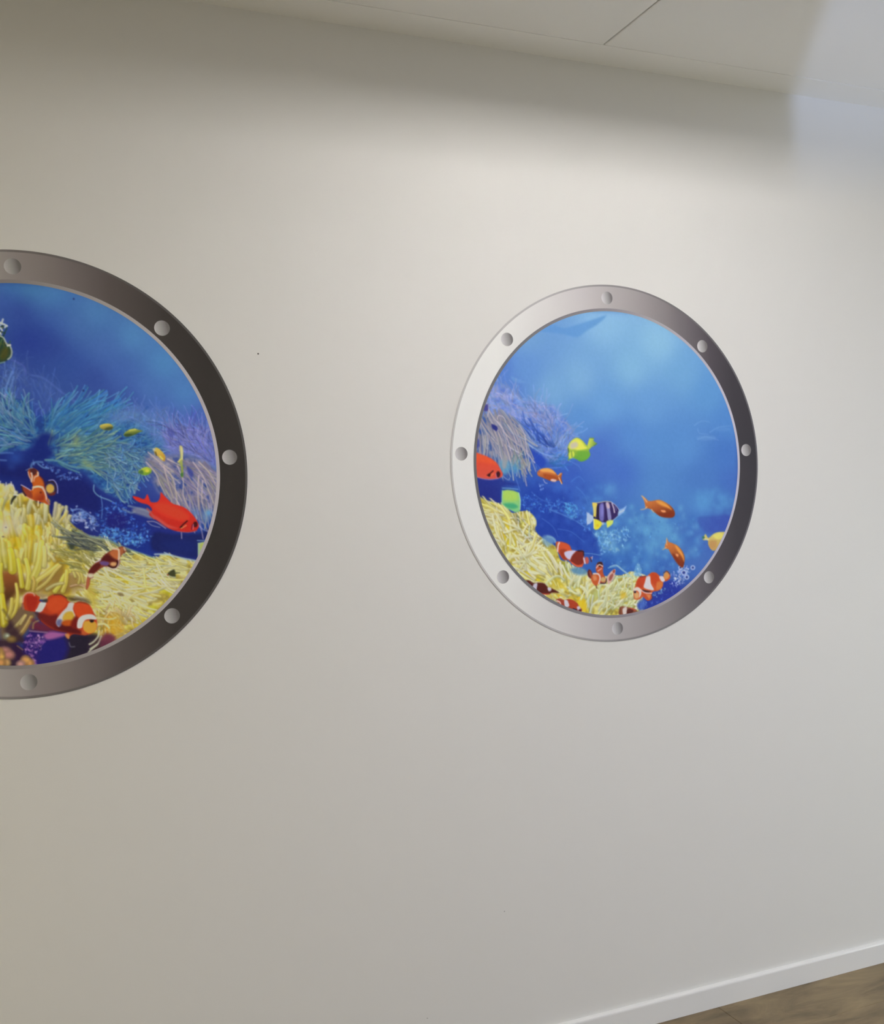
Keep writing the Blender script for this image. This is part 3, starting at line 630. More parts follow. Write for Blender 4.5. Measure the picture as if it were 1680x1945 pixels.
    poly_fish(p, 'striped_butterflyfish', [
        ('P', [(200, 335), (240, 360), (285, 390), (280, 440), (225, 500), (190, 480)], (176, 196, 222), {'soft': 1.2}),
        ('L', [(190, 330), (200, 420), (195, 510)], 1.4, (200, 214, 232), {'alpha': .8}),
        ('P', [(268, 195), (350, 195), (450, 175), (540, 182), (620, 235), (662, 310), (640, 380), (560, 450), (470, 475), (380, 460), (300, 420), (285, 390), (290, 300)], (52, 38, 88), {'soft': 1}),
        ('P', [(268, 195), (340, 200), (330, 260), (320, 400), (285, 390), (288, 300)], (226, 206, 90), {'soft': .8}),
        ('P', [(280, 240), (310, 250), (305, 350), (290, 360)], (214, 204, 130), {'soft': 1.2}),
        ('P', [(380, 215), (430, 200), (440, 330), (430, 450), (380, 440), (365, 330)], (112, 108, 176), {'soft': 1.3}),
        ('P', [(400, 240), (425, 240), (425, 360), (400, 380)], (132, 130, 196), {'soft': 2}),
        ('P', [(465, 195), (500, 190), (525, 280), (545, 430), (500, 440), (480, 300)], (140, 138, 186), {'soft': 1}),
        ('P', [(468, 195), (505, 192), (525, 260), (485, 270)], (206, 182, 190), {'soft': 1.5}),
        ('L', [(555, 200), (580, 270), (590, 330)], 3, (190, 176, 196)), ('L', [(600, 240), (620, 300)], 1.2, (110, 110, 170)),
        ('P', [(340, 240), (362, 235), (365, 330), (360, 440), (335, 400), (335, 300)], (40, 30, 50), {'soft': 1}),
        ('L', [(270, 192), (350, 190), (450, 172), (545, 180)], 1.2, (220, 196, 150)), ('L', [(545, 180), (610, 230), (665, 305)], 1.2, (196, 206, 230)),
        ('P', [(655, 300), (715, 270), (765, 235), (730, 320), (690, 355), (640, 380)], (150, 186, 226), {'soft': 1.4}), ('L', [(660, 330), (725, 300)], 2.5, (206, 214, 232), {'alpha': .8}),
        ('L', [(640, 385), (570, 445)], 1.6, (150, 186, 220)),
        ('P', [(290, 425), (350, 440), (400, 470), (415, 500), (360, 570), (300, 575), (290, 500)], (232, 218, 60), {'soft': 1}), ('L', [(292, 430), (292, 560)], 1.5, (236, 230, 180)), ('D', 345, 520, 22, (238, 196, 50)),
        ('P', [(475, 460), (520, 445), (570, 445), (560, 500), (490, 552), (478, 520)], (206, 222, 110), {'soft': 1}), ('D', 505, 490, 22, (224, 226, 70)),
        ('P', [(405, 480), (440, 480), (430, 510), (410, 510)], (190, 196, 200), {'soft': 1.2}), ('D', 300, 405, 14, (30, 30, 60))], 'dark striped butterflyfish with yellow fins')
    def anthias(pts, hi, lo, fin, tail, fan, text):
        poly_fish(p, 'orange_anthias', [('P', fan, (222, 170, 110), {'soft': 1.2, 'col2': (206, 120, 60), 'ang': 0}), ('P', pts, (206, 120, 60), {'col2': (120, 48, 24), 'ang': 75, 'soft': 1}), ('P', hi, (232, 156, 70), {'soft': 2}), ('P', lo, (130, 50, 26), {'soft': 2.2}), ('P', fin, (228, 150, 96), {'soft': 1})] +
                  [('L', t, 2.2, (226, 180, 130), {'alpha': .9, 'w1': 1.2}) for t in tail], text)
    anthias([(1020, 130), (1060, 160), (1130, 165), (1180, 155), (1250, 150), (1330, 185), (1410, 240), (1460, 310), (1465, 370), (1430, 405), (1340, 405), (1250, 385), (1180, 335), (1130, 290), (1060, 265), (1040, 230)],
            [(1190, 165), (1270, 165), (1360, 220), (1420, 290), (1350, 260), (1260, 225)], [(1200, 330), (1300, 350), (1400, 340), (1450, 370), (1400, 402), (1290, 392)], [(1260, 300), (1320, 300), (1335, 325), (1290, 330)],
            ([(1060, 180), (1010, 110), (980, 90)], [(1060, 250), (1030, 280), (970, 290)], [(1130, 290), (1160, 330)]), [(1075, 165), (1030, 115), (985, 90), (1010, 140), (1035, 200), (1035, 250), (1050, 275), (1085, 250)], 'orange fish at upper right, level with the striped fish')
    anthias([(1330, 800), (1350, 765), (1400, 765), (1460, 790), (1520, 825), (1580, 900), (1610, 990), (1600, 1080), (1580, 1130), (1530, 1100), (1460, 1000), (1410, 930), (1370, 860), (1325, 850)],
            [(1470, 800), (1540, 860), (1590, 950), (1600, 1040), (1560, 960), (1500, 880)], [(1430, 930), (1480, 960), (1540, 1050), (1575, 1120), (1520, 1090), (1460, 1010)], [(1480, 930), (1520, 940), (1510, 975), (1485, 960)],
            ([(1350, 800), (1345, 740), (1350, 700)], [(1340, 840), (1290, 870)]), [(1380, 775), (1350, 710), (1345, 760), (1325, 800), (1325, 850), (1370, 850)], 'orange fish diving at lower right')
    # cut fish at the right rim
    p.frame = B3
    poly_fish(p, 'yellow_fish', [
        ('P', [(1240, 640), (1262, 600), (1290, 640), (1340, 600), (1400, 580), (1480, 590), (1440, 680), (1390, 750), (1330, 765), (1290, 710), (1285, 665), (1240, 660)], (216, 202, 110), {'soft': 1.2, 'col2': (196, 160, 90), 'ang': 90}),
        ('P', [(1300, 670), (1370, 670), (1360, 740), (1310, 740)], (196, 150, 90), {'soft': 2.5}), ('P', [(1340, 610), (1420, 590), (1440, 640), (1370, 650)], (226, 216, 110), {'soft': 2}), ('D', 1240, 635, 14, (60, 120, 100)),
        ('L', [(1255, 650), (1290, 655)], 2, (220, 216, 190))], 'pale yellow fish cut off by the right rim')
    # clownfish
    p.frame = B5
    poly_fish(p, 'clownfish', [
        ('P', [(105, 150), (130, 125), (210, 135), (280, 170), (310, 230), (350, 245), (400, 245), (455, 240), (465, 300), (465, 400), (440, 440), (380, 445), (310, 400), (250, 350), (200, 350), (150, 280), (120, 230)], (206, 86, 48), {'soft': 1}),
        ('P', [(150, 240), (240, 230), (260, 350), (200, 350)], (160, 60, 36), {'soft': 2}),
        ('L', [(150, 140), (135, 180), (130, 250)], 3.2, (230, 200, 190)), ('P', [(215, 265), (290, 240), (365, 245), (320, 300), (290, 355), (240, 330)], (206, 200, 222), {'soft': 1}),
        ('P', [(325, 290), (380, 245), (450, 250), (460, 320), (455, 400), (380, 425), (310, 390), (295, 350)], (124, 44, 34), {'soft': 1.2}), ('L', [(390, 245), (455, 250), (462, 300)], 2.5, (50, 30, 40)),
        ('L', [(310, 395), (380, 440), (440, 440)], 2.5, (226, 96, 56)), ('D', 115, 180, 10, (150, 90, 40), {'ry': 30}),
        ('L', [(465, 340), (480, 400)], 3.5, (216, 196, 204)), ('P', [(480, 330), (520, 330), (530, 390), (495, 410)], (186, 90, 80), {'soft': 1}), ('L', [(545, 330), (560, 380)], 2.5, (84, 50, 70)), ('L', [(575, 315), (570, 350)], 1.3, (210, 200, 210)), ('D', 560, 330, 9, (220, 140, 120))],
        'clownfish with a dark maroon back half')
    poly_fish(p, 'clownfish', [
        ('P', [(620, 440), (640, 400), (680, 385), (710, 420), (710, 520), (740, 590), (740, 640), (680, 660), (650, 640), (640, 540), (620, 500)], (190, 84, 50), {'soft': 1}),
        ('P', [(640, 395), (690, 385), (705, 430), (670, 450), (640, 430)], (60, 30, 30), {'soft': 1}), ('L', [(625, 460), (660, 420), (705, 440)], 2.2, (220, 190, 180)), ('L', [(645, 500), (690, 470)], 1.6, (220, 190, 180)),
        ('P', [(510, 520), (530, 480), (560, 500), (575, 560), (560, 600), (520, 570)], (96, 40, 40), {'soft': 1}), ('P', [(535, 500), (560, 520), (565, 580), (545, 570)], (160, 76, 50), {'soft': 1.2}),
        ('P', [(555, 590), (590, 540), (650, 545), (670, 600), (650, 660), (620, 690), (580, 660)], (200, 92, 46), {'soft': 1}), ('L', [(590, 535), (650, 540), (672, 590), (655, 660)], 3, (226, 206, 196)), ('P', [(580, 560), (620, 560), (630, 610), (590, 620)], (216, 140, 90), {'soft': 2}),
        ('L', [(620, 685), (630, 720)], 2, (100, 60, 50)), ('D', 710, 610, 32, (206, 170, 110), {'soft': 1.2}), ('L', [(680, 655), (740, 655), (755, 600)], 2, (50, 30, 50)),
        ('P', [(765, 640), (760, 580), (800, 520), (850, 480), (870, 490), (850, 580), (810, 640), (780, 670)], (214, 176, 160), {'soft': 1}), ('P', [(785, 620), (790, 570), (830, 530), (840, 560), (810, 620)], (160, 90, 76), {'soft': 1}), ('P', [(830, 510), (850, 480), (865, 500), (850, 530)], (170, 80, 60), {'soft': 1})],
        'clownfish facing out with spread fins')
    poly_fish(p, 'clownfish', [
        ('P', [(1120, 700), (1140, 620), (1190, 570), (1260, 570), (1330, 520), (1390, 525), (1440, 570), (1480, 570), (1520, 500), (1560, 530), (1565, 590), (1520, 630), (1480, 640), (1470, 700), (1420, 750), (1340, 770), (1330, 850), (1280, 880), (1220, 830), (1180, 860), (1110, 860), (1100, 780), (1100, 740)], (206, 88, 44), {'soft': 1}),
        ('P', [(1185, 575), (1250, 580), (1240, 660), (1200, 720), (1140, 700), (1150, 630)], (196, 70, 40), {'soft': 2}), ('L', [(1180, 575), (1250, 568)], 2, (120, 50, 50)),
        ('P', [(1265, 575), (1310, 570), (1320, 660), (1360, 740), (1300, 740), (1230, 710), (1245, 640)], (222, 214, 214), {'soft': 1}),
        ('P', [(1330, 530), (1390, 535), (1420, 600), (1430, 660), (1390, 700), (1340, 650), (1320, 580)], (196, 72, 36), {'soft': 2}), ('P', [(1400, 640), (1470, 650), (1450, 720), (1390, 740)], (216, 120, 60), {'soft': 2}),
        ('P', [(1430, 570), (1475, 570), (1500, 620), (1470, 640), (1440, 610)], (222, 214, 218), {'soft': 1}), ('P', [(1485, 540), (1530, 515), (1555, 560), (1530, 600), (1495, 600)], (216, 150, 80), {'soft': 1.2}), ('L', [(1480, 530), (1520, 500), (1560, 540)], 1.6, (80, 60, 70)),
        ('P', [(1100, 730), (1150, 705), (1195, 740), (1195, 800), (1170, 840), (1170, 780), (1140, 750), (1110, 770)], (232, 214, 200), {'soft': 1}), ('P', [(1110, 780), (1160, 780), (1165, 840), (1120, 850)], (222, 170, 110), {'soft': 1.5}), ('D', 1118, 768, 15, (40, 30, 50)),
        ('P', [(1210, 740), (1270, 750), (1320, 760), (1290, 775), (1230, 765)], (60, 34, 40), {'soft': 1}), ('L', [(1190, 740), (1250, 780), (1330, 785)], 1.8, (220, 200, 200)),
        ('P', [(1205, 790), (1280, 800), (1330, 800), (1310, 860), (1270, 870), (1220, 820)], (196, 84, 50), {'soft': 1}), ('P', [(1260, 800), (1320, 805), (1300, 860)], (222, 140, 80), {'soft': 1.5}), ('L', [(1330, 800), (1340, 850), (1310, 880)], 1.6, (60, 50, 90))],
        'largest clownfish of the right print, with two white bands')
    poly_fish(p, 'clownfish', [
        ('P', [(105, 870), (160, 850), (210, 870), (260, 860), (320, 870), (380, 910), (410, 960), (440, 990), (430, 1020), (380, 1010), (320, 1000), (230, 970), (160, 940), (130, 900)], (160, 66, 46), {'soft': 1}),
        ('P', [(215, 870), (260, 880), (280, 940), (240, 970), (220, 940)], (216, 210, 216), {'soft': 1}), ('P', [(265, 865), (320, 875), (390, 930), (370, 980), (310, 970), (275, 920)], (176, 66, 40), {'soft': 1.2}), ('L', [(120, 880), (160, 900), (170, 940)], 2.4, (226, 200, 190)),
        ('P', [(375, 960), (410, 950), (420, 990), (390, 1000)], (214, 200, 210), {'soft': 1}), ('D', 415, 1005, 18, (84, 40, 60)), ('L', [(330, 985), (370, 1000)], 3, (40, 30, 60))], 'clownfish lowest at the left, against the rim')
    poly_fish(p, 'clownfish', [
        ('P', [(915, 1060), (920, 980), (945, 950), (1010, 960), (1060, 970), (1130, 990), (1140, 1030), (1060, 1060)], (140, 84, 60), {'soft': 1}), ('P', [(960, 985), (1010, 960), (1010, 1040), (970, 1060)], (220, 206, 196), {'soft': 1}),
        ('P', [(1015, 1000), (1060, 975), (1100, 990), (1080, 1040), (1020, 1050)], (96, 44, 36), {'soft': 1}), ('L', [(925, 970), (930, 1050)], 2.4, (110, 60, 40)), ('L', [(1060, 975), (1120, 1000)], 2, (200, 80, 60))], 'clownfish cut off by the bottom rim')
    p.frame = B2
    poly_fish(p, 'clownfish', [
        ('P', [(690, 1190), (740, 1175), (800, 1210), (860, 1205), (930, 1215), (980, 1270), (1030, 1280), (1115, 1330), (1030, 1330), (980, 1350), (900, 1345), (830, 1310), (760, 1265), (710, 1230)], (84, 34, 28), {'soft': 1}),
        ('P', [(800, 1225), (845, 1215), (835, 1290), (840, 1320), (790, 1280)], (206, 200, 214), {'soft': 1}), ('P', [(970, 1270), (1010, 1265), (1015, 1300), (985, 1310)], (206, 200, 214), {'soft': 1}), ('L', [(850, 1330), (920, 1345), (990, 1345)], 2, (190, 70, 50))],
        'dark maroon clownfish against the lower left rim')
    p.frame = PX
    p.finish()
    return p
def paint_left():
    p = Print(N_LEFT, LEFT_X, RING_Z, PANEL_R, 9)
    p.field([(-380, 700, (70, 110, 180)), (-200, 620, (60, 100, 175)), (-100, 580, (64, 104, 178)), (-250, 900, (40, 70, 140)), (-120, 1000, (34, 44, 112)),
             (20, 545, (70, 122, 180)), (100, 560, (74, 126, 186)), (180, 595, (80, 130, 186)), (250, 640, (84, 136, 190)), (310, 690, (82, 136, 190)), (350, 750, (80, 130, 188)), (60, 545, (72, 128, 178)),
             (10, 570, (62, 90, 168)), (40, 590, (54, 76, 156)), (100, 600, (66, 100, 172)), (150, 620, (72, 110, 176)), (200, 660, (74, 110, 178)), (50, 650, (46, 66, 148)), (100, 660, (52, 74, 152)),
             (130, 690, (54, 82, 158)), (180, 720, (56, 80, 156)), (230, 700, (70, 104, 176)), (280, 740, (78, 118, 184)), (250, 760, (62, 88, 166)), (200, 770, (54, 76, 154)), (320, 790, (74, 104, 180)), (380, 800, (72, 100, 178)),
             (30, 720, (54, 74, 150)), (100, 740, (56, 84, 156)), (60, 790, (36, 58, 150)), (300, 800, (74, 108, 186)), (350, 830, (96, 116, 190)), (400, 850, (96, 118, 190)),
             (60, 840, (38, 56, 140)), (20, 890, (30, 44, 120)), (100, 880, (34, 46, 124)), (60, 960, (34, 34, 104)), (130, 950, (30, 38, 116)), (180, 950, (34, 46, 126)), (220, 900, (44, 80, 150)), (240, 980, (32, 44, 130)),
             (300, 1010, (34, 44, 122)), (350, 1040, (32, 40, 110)), (280, 1040, (30, 50, 134)), (390, 1000, (34, 66, 150)), (400, 900, (110, 130, 180)), (330, 880, (90, 100, 170)), (200, 1010, (38, 52, 130)), (160, 1030, (40, 44, 110))])
    rs = p.rs
    for x, y, r, c, a in ((90, 560, 40, (84, 136, 190), .3), (150, 600, 60, (82, 126, 184), .2), (70, 640, 50, (40, 58, 144), .35)): 
        p.frame = PX; p.glow(x, y, r, c, a)
    # faint far anemone
    far = p.label('distant_anemone', 'faint blue anemone in the background')
    p.frame = A1
    reg = [(0, 1230), (150, 1140), (320, 1220), (420, 1340), (620, 1380), (740, 1480), (900, 1620), (1060, 1720), (1000, 1900), (600, 1900), (300, 1900), (0, 1800)]
    p.poly(reg, (70, 98, 172), None, soft=10, alpha=.5)
    p.tuft(reg, 130, [(0, 1500, 100), (300, 1500, 110), (600, 1600, 100), (900, 1750, 70), (100, 1300, 80)], (120, 330), (6, 13), [(92, 122, 190), (106, 138, 200), (84, 112, 184), (74, 100, 176)], far, .34, 60, 25, soft=1.3, )
    p.line([(150, 1135), (230, 1170), (320, 1230), (340, 1330)], 2.5, (92, 106, 186), far, alpha=.6, soft=1.5)
    p.line([(420, 1340), (560, 1370), (700, 1470), (860, 1600), (1040, 1720)], 3, (92, 118, 192), far, alpha=.55, soft=1.8)
    p.tuft([(0, 1300), (150, 1280), (230, 1450), (230, 1700), (100, 1800), (0, 1800)], 70, [(60, 1500, 95)], (100, 260), (9, 16), [(120, 150, 206), (100, 134, 200), (76, 110, 184), (60, 86, 166)], far, .45, 40, 20, soft=1.2)
    for pts in ([(60, 1620), (100, 1450), (160, 1290)], [(110, 1600), (150, 1480), (180, 1360)]):
        p.line(pts, 3.4, (120, 158, 212), far, alpha=.6, soft=1.2)
    p.specks([(0, 1600), (200, 1640), (210, 1900), (0, 1900)], 90, 4, [(150, 140, 190), (130, 150, 206), (60, 80, 150), (170, 150, 184)], far, .6, .8)
    # teal anemone
    teal = p.label('teal_anemone', 'teal and green shaggy anemone')
    p.frame = A3
    reg = [(-60, 60), (200, 0), (330, 30), (470, 230), (560, 220), (640, 190), (680, 130), (860, 90), (1060, 50), (1270, 60), (1400, 150), (1700, 160), (1900, 190), (2080, 330), (2150, 500), (2120, 700), (1950, 900), (1800, 1100), (1700, 1300), (1500, 1260), (1300, 1140), (1150, 980), (950, 900), (760, 860), (620, 800), (700, 700), (640, 600), (720, 480), (560, 440), (460, 560), (380, 640), (200, 660), (0, 700), (-300, 700), (-500, 400)]
    p.poly(reg, (52, 98, 158), teal, soft=4, alpha=.92)
    TR = reg
    p.poly([(640, 190), (900, 100), (1240, 70), (1500, 200), (1900, 240), (2050, 400), (1700, 420), (1300, 380), (1000, 400), (700, 420), (580, 300)], (62, 126, 180), teal, soft=6, alpha=.8)
    p.poly([(760, 560), (1100, 420), (1600, 560), (1900, 700), (1700, 1000), (1350, 900), (1000, 820), (760, 760)], (96, 136, 140), teal, soft=8, alpha=.75)
    p.mottle(TR, [(26, 44, 120), (44, 90, 160), (76, 136, 176), (130, 176, 176)], 70, 41, teal, .55, 5)
    gt = [(100, 300, 120), (300, 200, 110), (400, 500, 170), (100, 500, 185), (650, 350, 60), (900, 250, 38), (1200, 200, 30), (1500, 300, 60), (1900, 350, 70), (900, 560, 10), (1200, 500, 20), (1100, 750, 5), (1400, 800, -15), (1700, 700, -30), (1500, 1000, -50), (1800, 900, -60), (-200, 300, 140), (1000, 850, -10), (1700, 1200, -70), (520, 330, 95)]
    p.tuft(reg, 120, gt, (120, 300), (12, 24), [(28, 52, 130), (34, 72, 150), (40, 90, 160)], teal, .6, 30, 16, soft=1.2)
    p.tuft([(0, 40), (300, 40), (470, 260), (480, 400), (420, 560), (200, 620), (-300, 600), (-400, 200)], 200, gt, (130, 300), (12, 22), [(120, 184, 210), (142, 196, 206), (150, 180, 216), (98, 164, 210), (124, 192, 180), (174, 202, 220)], teal, .52, 45, 16, soft=.8, dark=(30, 60, 130), shade=.4)
    p.tuft([(560, 300), (680, 160), (900, 100), (1240, 80), (1500, 220), (1300, 400), (900, 440), (620, 440)], 160, gt, (220, 460), (13, 24), [(76, 154, 206), (104, 178, 210), (62, 128, 190), (124, 186, 216), (88, 170, 182)], teal, .52, 24, 9, soft=.9, dark=(30, 66, 140), shade=.4)
    p.tuft([(1300, 200), (1700, 170), (2050, 350), (2120, 600), (1900, 700), (1500, 600), (1250, 400)], 200, gt, (90, 200), (8, 15), [(84, 150, 200), (110, 170, 210), (70, 130, 190), (100, 168, 180), (120, 170, 190)], teal, .5, 60, 40, soft=.7, dark=(30, 70, 150), shade=.4)
    p.tuft([(640, 560), (900, 500), (1200, 480), (1500, 560), (1500, 800), (1300, 940), (1050, 880), (760, 820), (700, 700)], 150, gt, (150, 340), (14, 27), [(130, 176, 160), (104, 162, 160), (152, 182, 138), (164, 190, 160), (96, 148, 170), (120, 172, 190)], teal, .62, 40, 14, soft=.8, dark=(34, 72, 120), shade=.5)
    p.tuft([(1450, 560), (1900, 620), (2080, 600), (2000, 850), (1800, 1000), (1700, 1250), (1500, 1220), (1350, 1000)], 190, gt, (110, 260), (12, 22), [(140, 194, 204), (158, 202, 188), (108, 170, 198), (92, 146, 200), (176, 212, 214), (124, 176, 166)], teal, .62, 80, 34, soft=.8, dark=(36, 60, 130), shade=.6)
    for x, y in ((1010, 500), (1000, 560), (1120, 820), (1180, 880)): p.glow(x, y, 60, (150, 170, 110), .6)
    p.poly([(470, 230), (500, 150), (560, 220), (560, 300)], (40, 70, 160), None, soft=3, alpha=.5)
    for pts in ([(480, 200), (485, 130), (520, 100)], [(560, 210), (545, 150), (575, 120), (590, 180)], [(660, 160), (650, 100)]): p.line(pts, 2.2, (96, 124, 200), teal, alpha=.6, soft=1)
    p.poly([(420, 640), (460, 540), (540, 440), (640, 440), (720, 500), (640, 580), (700, 700), (600, 780), (400, 860), (300, 800)], (28, 42, 116), None, soft=8, alpha=.85)
    p.poly([(0, 860), (300, 850), (600, 860), (700, 900), (820, 960), (1050, 1000), (1200, 1120), (1320, 1300), (1310, 1500), (1000, 1400), (700, 1350), (500, 1200), (300, 1050), (0, 1000)], (28, 33, 98), None, soft=7, alpha=.7)
    p.line([(0, 700), (90, 695), (170, 700)], 3, (84, 120, 190), None, alpha=.8, soft=1.2); p.line([(0, 790), (80, 795)], 3, (96, 130, 196), None, alpha=.7, soft=1.2)
    p.glow(200, 760, 110, (48, 84, 168), .7); p.glow(150, 880, 60, (46, 76, 160), .5)
    # rock growth
    rock = p.label('blue_reef_rock', 'dark blue rock with pale blue specks')
    p.specks([(420, 840), (500, 815), (600, 850), (700, 900), (900, 930), (1080, 990), (1000, 1060), (820, 1030), (620, 920), (560, 860)], 60, 4, [(96, 130, 200), (120, 150, 210), (60, 96, 180)], rock, .7, .8)
    p.line([(410, 880), (430, 830), (500, 815), (560, 820)], 3.5, (90, 130, 186), rock, alpha=.8, soft=1); p.line([(500, 840), (570, 890), (640, 900)], 3, (110, 150, 200), rock, alpha=.7)
    p.line([(600, 790), (760, 800), (950, 880), (1200, 900)], 4, (100, 150, 160), teal, alpha=.8, soft=1)
    p.specks([(750, 1560), (900, 1520), (980, 1440), (1080, 1460), (1230, 1540), (1280, 1640), (1220, 1710), (1120, 1650), (1000, 1580), (900, 1660), (780, 1640)], 150, 5, [(120, 150, 204), (150, 170, 210), (90, 124, 190), (170, 180, 210), (44, 60, 140)], rock, .7, .7)
    p.line([(960, 1450), (1060, 1440), (1160, 1500), (1240, 1560)], 3.4, (110, 140, 204), rock, alpha=.7, soft=1); p.line([(1000, 1580), (1120, 1590)], 5, (160, 166, 206), rock, alpha=.7, soft=1.2)
    p.line([(1330, 1260), (1350, 1400), (1340, 1560)], 1.6, (96, 140, 200), rock, alpha=.8); p.line([(1240, 1120), (1240, 1200), (1310, 1270), (1440, 1320), (1528, 1370)], 2.4, (120, 166, 196), rock, alpha=.8)
    p.frame = A2
    p.specks([(0, 1400), (240, 1380), (260, 1500), (400, 1600), (470, 1740), (420, 1820), (300, 1840), (100, 1780), (-60, 1720), (-100, 1500)], 240, 4, [(70, 124, 206), (96, 150, 216), (50, 84, 176), (40, 66, 160), (120, 170, 220), (60, 110, 196)], rock, .7, .7)
    p.poly([(20, 1500), (160, 1480), (230, 1560), (180, 1640), (40, 1640)], (36, 32, 108), None, soft=4, alpha=.6)
    p.poly([(500, 1680), (700, 1700), (960, 1690), (1080, 1640), (1030, 1760), (950, 1790), (950, 1940), (700, 1900), (480, 1860)], (28, 35, 90), None, soft=4, alpha=.9)
    p.poly([(600, 1760), (900, 1760), (900, 1900), (640, 1880)], (29, 42, 108), None, soft=9, alpha=.6)
    p.specks([(0, 1640), (120, 1660), (330, 1700), (440, 1770), (300, 1800), (0, 1760)], 110, 5, [(80, 140, 206), (110, 180, 226), (60, 110, 190)], rock, .7, .7)
    # lavender haze anemone right top
    lav = p.label('lavender_anemone', 'pale lavender blue thready anemone')
    reg = [(60, 470), (250, 400), (480, 430), (600, 420), (700, 500), (800, 560), (900, 580), (1040, 580), (1100, 700), (1140, 860), (1140, 1000), (900, 960), (700, 900), (600, 840), (460, 700), (300, 560), (60, 560)]
    p.poly(reg, (98, 128, 190), None, soft=9, alpha=.65)
    p.poly([(620, 620), (800, 600), (1060, 620), (1140, 860), (1130, 1000), (900, 900), (700, 900), (620, 760)], (116, 122, 190), lav, soft=6, alpha=.8)
    gl = [(300, 500, 90), (600, 500, 100), (750, 700, 130), (900, 800, 150), (1000, 650, 80), (1000, 900, 120), (900, 560, 95)]
    p.tuft(reg, 150, gl, (60, 180), (6, 12), [(110, 140, 200), (124, 146, 206), (90, 124, 194)], lav, .38, 60, 30, soft=1.1)
    p.tuft([(620, 640), (800, 600), (1050, 640), (1140, 900), (1100, 1000), (880, 920), (700, 880)], 170, gl, (110, 300), (6, 11), [(140, 140, 204), (120, 126, 196), (160, 156, 206), (96, 100, 184), (70, 74, 160)], lav, .55, 50, 26, soft=.7)
    p.line([(880, 540), (895, 590), (960, 620)], 2.5, (110, 134, 206), lav, alpha=.7); p.line([(740, 490), (790, 560), (850, 590)], 2.5, (110, 136, 204), lav, alpha=.6)
    # tan tentacles
    tan = p.label('tan_tentacles', 'beige and mauve hanging tentacles')
    p.poly([(400, 920), (500, 860), (620, 900), (760, 880), (900, 900), (1050, 980), (1140, 1060), (1140, 1250), (1100, 1420), (1050, 1560), (960, 1560), (860, 1460), (740, 1400), (600, 1300), (540, 1260), (480, 1120), (430, 1020)], (112, 122, 158), tan, soft=5, alpha=.85)
    p.tuft([(480, 1100), (700, 1080), (1000, 1100), (1130, 1200), (1080, 1500), (880, 1440), (600, 1280)], 24, [(550, 1100, 290), (900, 1200, 280)], (150, 300), (14, 26), [(34, 56, 140), (60, 90, 160), (44, 70, 150)], tan, .75, 14, 8, soft=1)
    gt2 = [(450, 950, 330), (700, 950, 320), (900, 950, 320), (1050, 1050, 305), (550, 1150, 300), (700, 1250, 285), (850, 1250, 280), (1000, 1250, 285), (1050, 1400, 280)]
    p.mottle([(420, 900), (620, 900), (900, 910), (1120, 1060), (1120, 1400), (1000, 1500), (700, 1380), (520, 1200)], [(40, 60, 140), (96, 104, 150), (150, 140, 160), (190, 172, 170)], 70, 43, tan, .6, 5)
    p.tuft([(410, 900), (620, 920), (900, 920), (1100, 1000), (1130, 1150), (1100, 1350), (900, 1350), (700, 1280), (520, 1150)], 110, gt2, (220, 480), (10, 19), [(186, 168, 184), (170, 156, 180), (160, 150, 160), (196, 176, 170), (150, 140, 176), (176, 170, 140)], tan, .62, 22, 10, dark=(80, 84, 130), shade=.45)
    for pts in ([(440, 860), (560, 960), (700, 1060)], [(420, 960), (520, 1080), (560, 1180), (620, 1300)], [(560, 980), (680, 1100), (720, 1240), (740, 1400)], [(740, 1000), (800, 1150), (800, 1300), (860, 1450)], [(900, 960), (1000, 1100), (1060, 1250), (1110, 1380)], [(960, 960), (1060, 1060), (1130, 1180)], [(960, 1100), (950, 1250), (960, 1450)], [(600, 1000), (640, 1150), (700, 1330)], [(1000, 1150), (990, 1350), (1030, 1500)], [(640, 930), (780, 1000)]):
        p.line(pts, 2.8, (206, 186, 186), tan, w1=2, alpha=.8, col2=(190, 180, 160))
    p.poly([(840, 1000), (900, 1060), (890, 1120), (850, 1080)], (54, 66, 150), tan, soft=2, alpha=.8)
    p.poly([(640, 620), (700, 640), (700, 700), (650, 690)], (70, 80, 170), lav, soft=2, alpha=.5)
    p.glow(1040, 1520, 90, (110, 150, 190), .5); p.glow(1060, 1480, 40, (96, 170, 210), .7); p.glow(920, 1480, 60, (80, 120, 180), .6)
    for pts in ([(330, 1180), (300, 1280)], [(180, 1440), (260, 1480), (300, 1470)], [(240, 1410), (400, 1450), (470, 1480)]): p.line(pts, 4, (130, 150, 170), rock, alpha=.6, soft=1.2)
    p.poly([(280, 1440), (360, 1430), (470, 1470), (480, 1540), (380, 1510), (290, 1480)], (150, 150, 160), None, soft=2.5, alpha=.7)
    p.line([(430, 1570), (500, 1570), (560, 1600), (620, 1640)], 2, (170, 160, 180), None, alpha=.8); p.line([(440, 1580), (480, 1610), (560, 1630)], 1.8, (130, 140, 180), None, alpha=.8)
    p.line([(960, 1620), (1000, 1650), (1050, 1670)], 1.8, (130, 140, 190), None, alpha=.8)
    # little yellow fish
    def small(name, body, c1, c2, extra, text):
        poly_fish(p, name, [('P', body, c1, {'soft': 1, 'col2': c2, 'ang': 80})] + extra, text)
    small('yellow_damselfish', [(-60, 590), (-20, 570), (30, 565), (70, 580), (78, 610), (40, 632), (-30, 625)], (214, 196, 90), (120, 110, 50), [('P', [(20, 605), (76, 600), (60, 630), (-10, 630)], (70, 80, 50), {'soft': 1.4})], 'small yellow fish over the teal anemone, leftmost of its row')
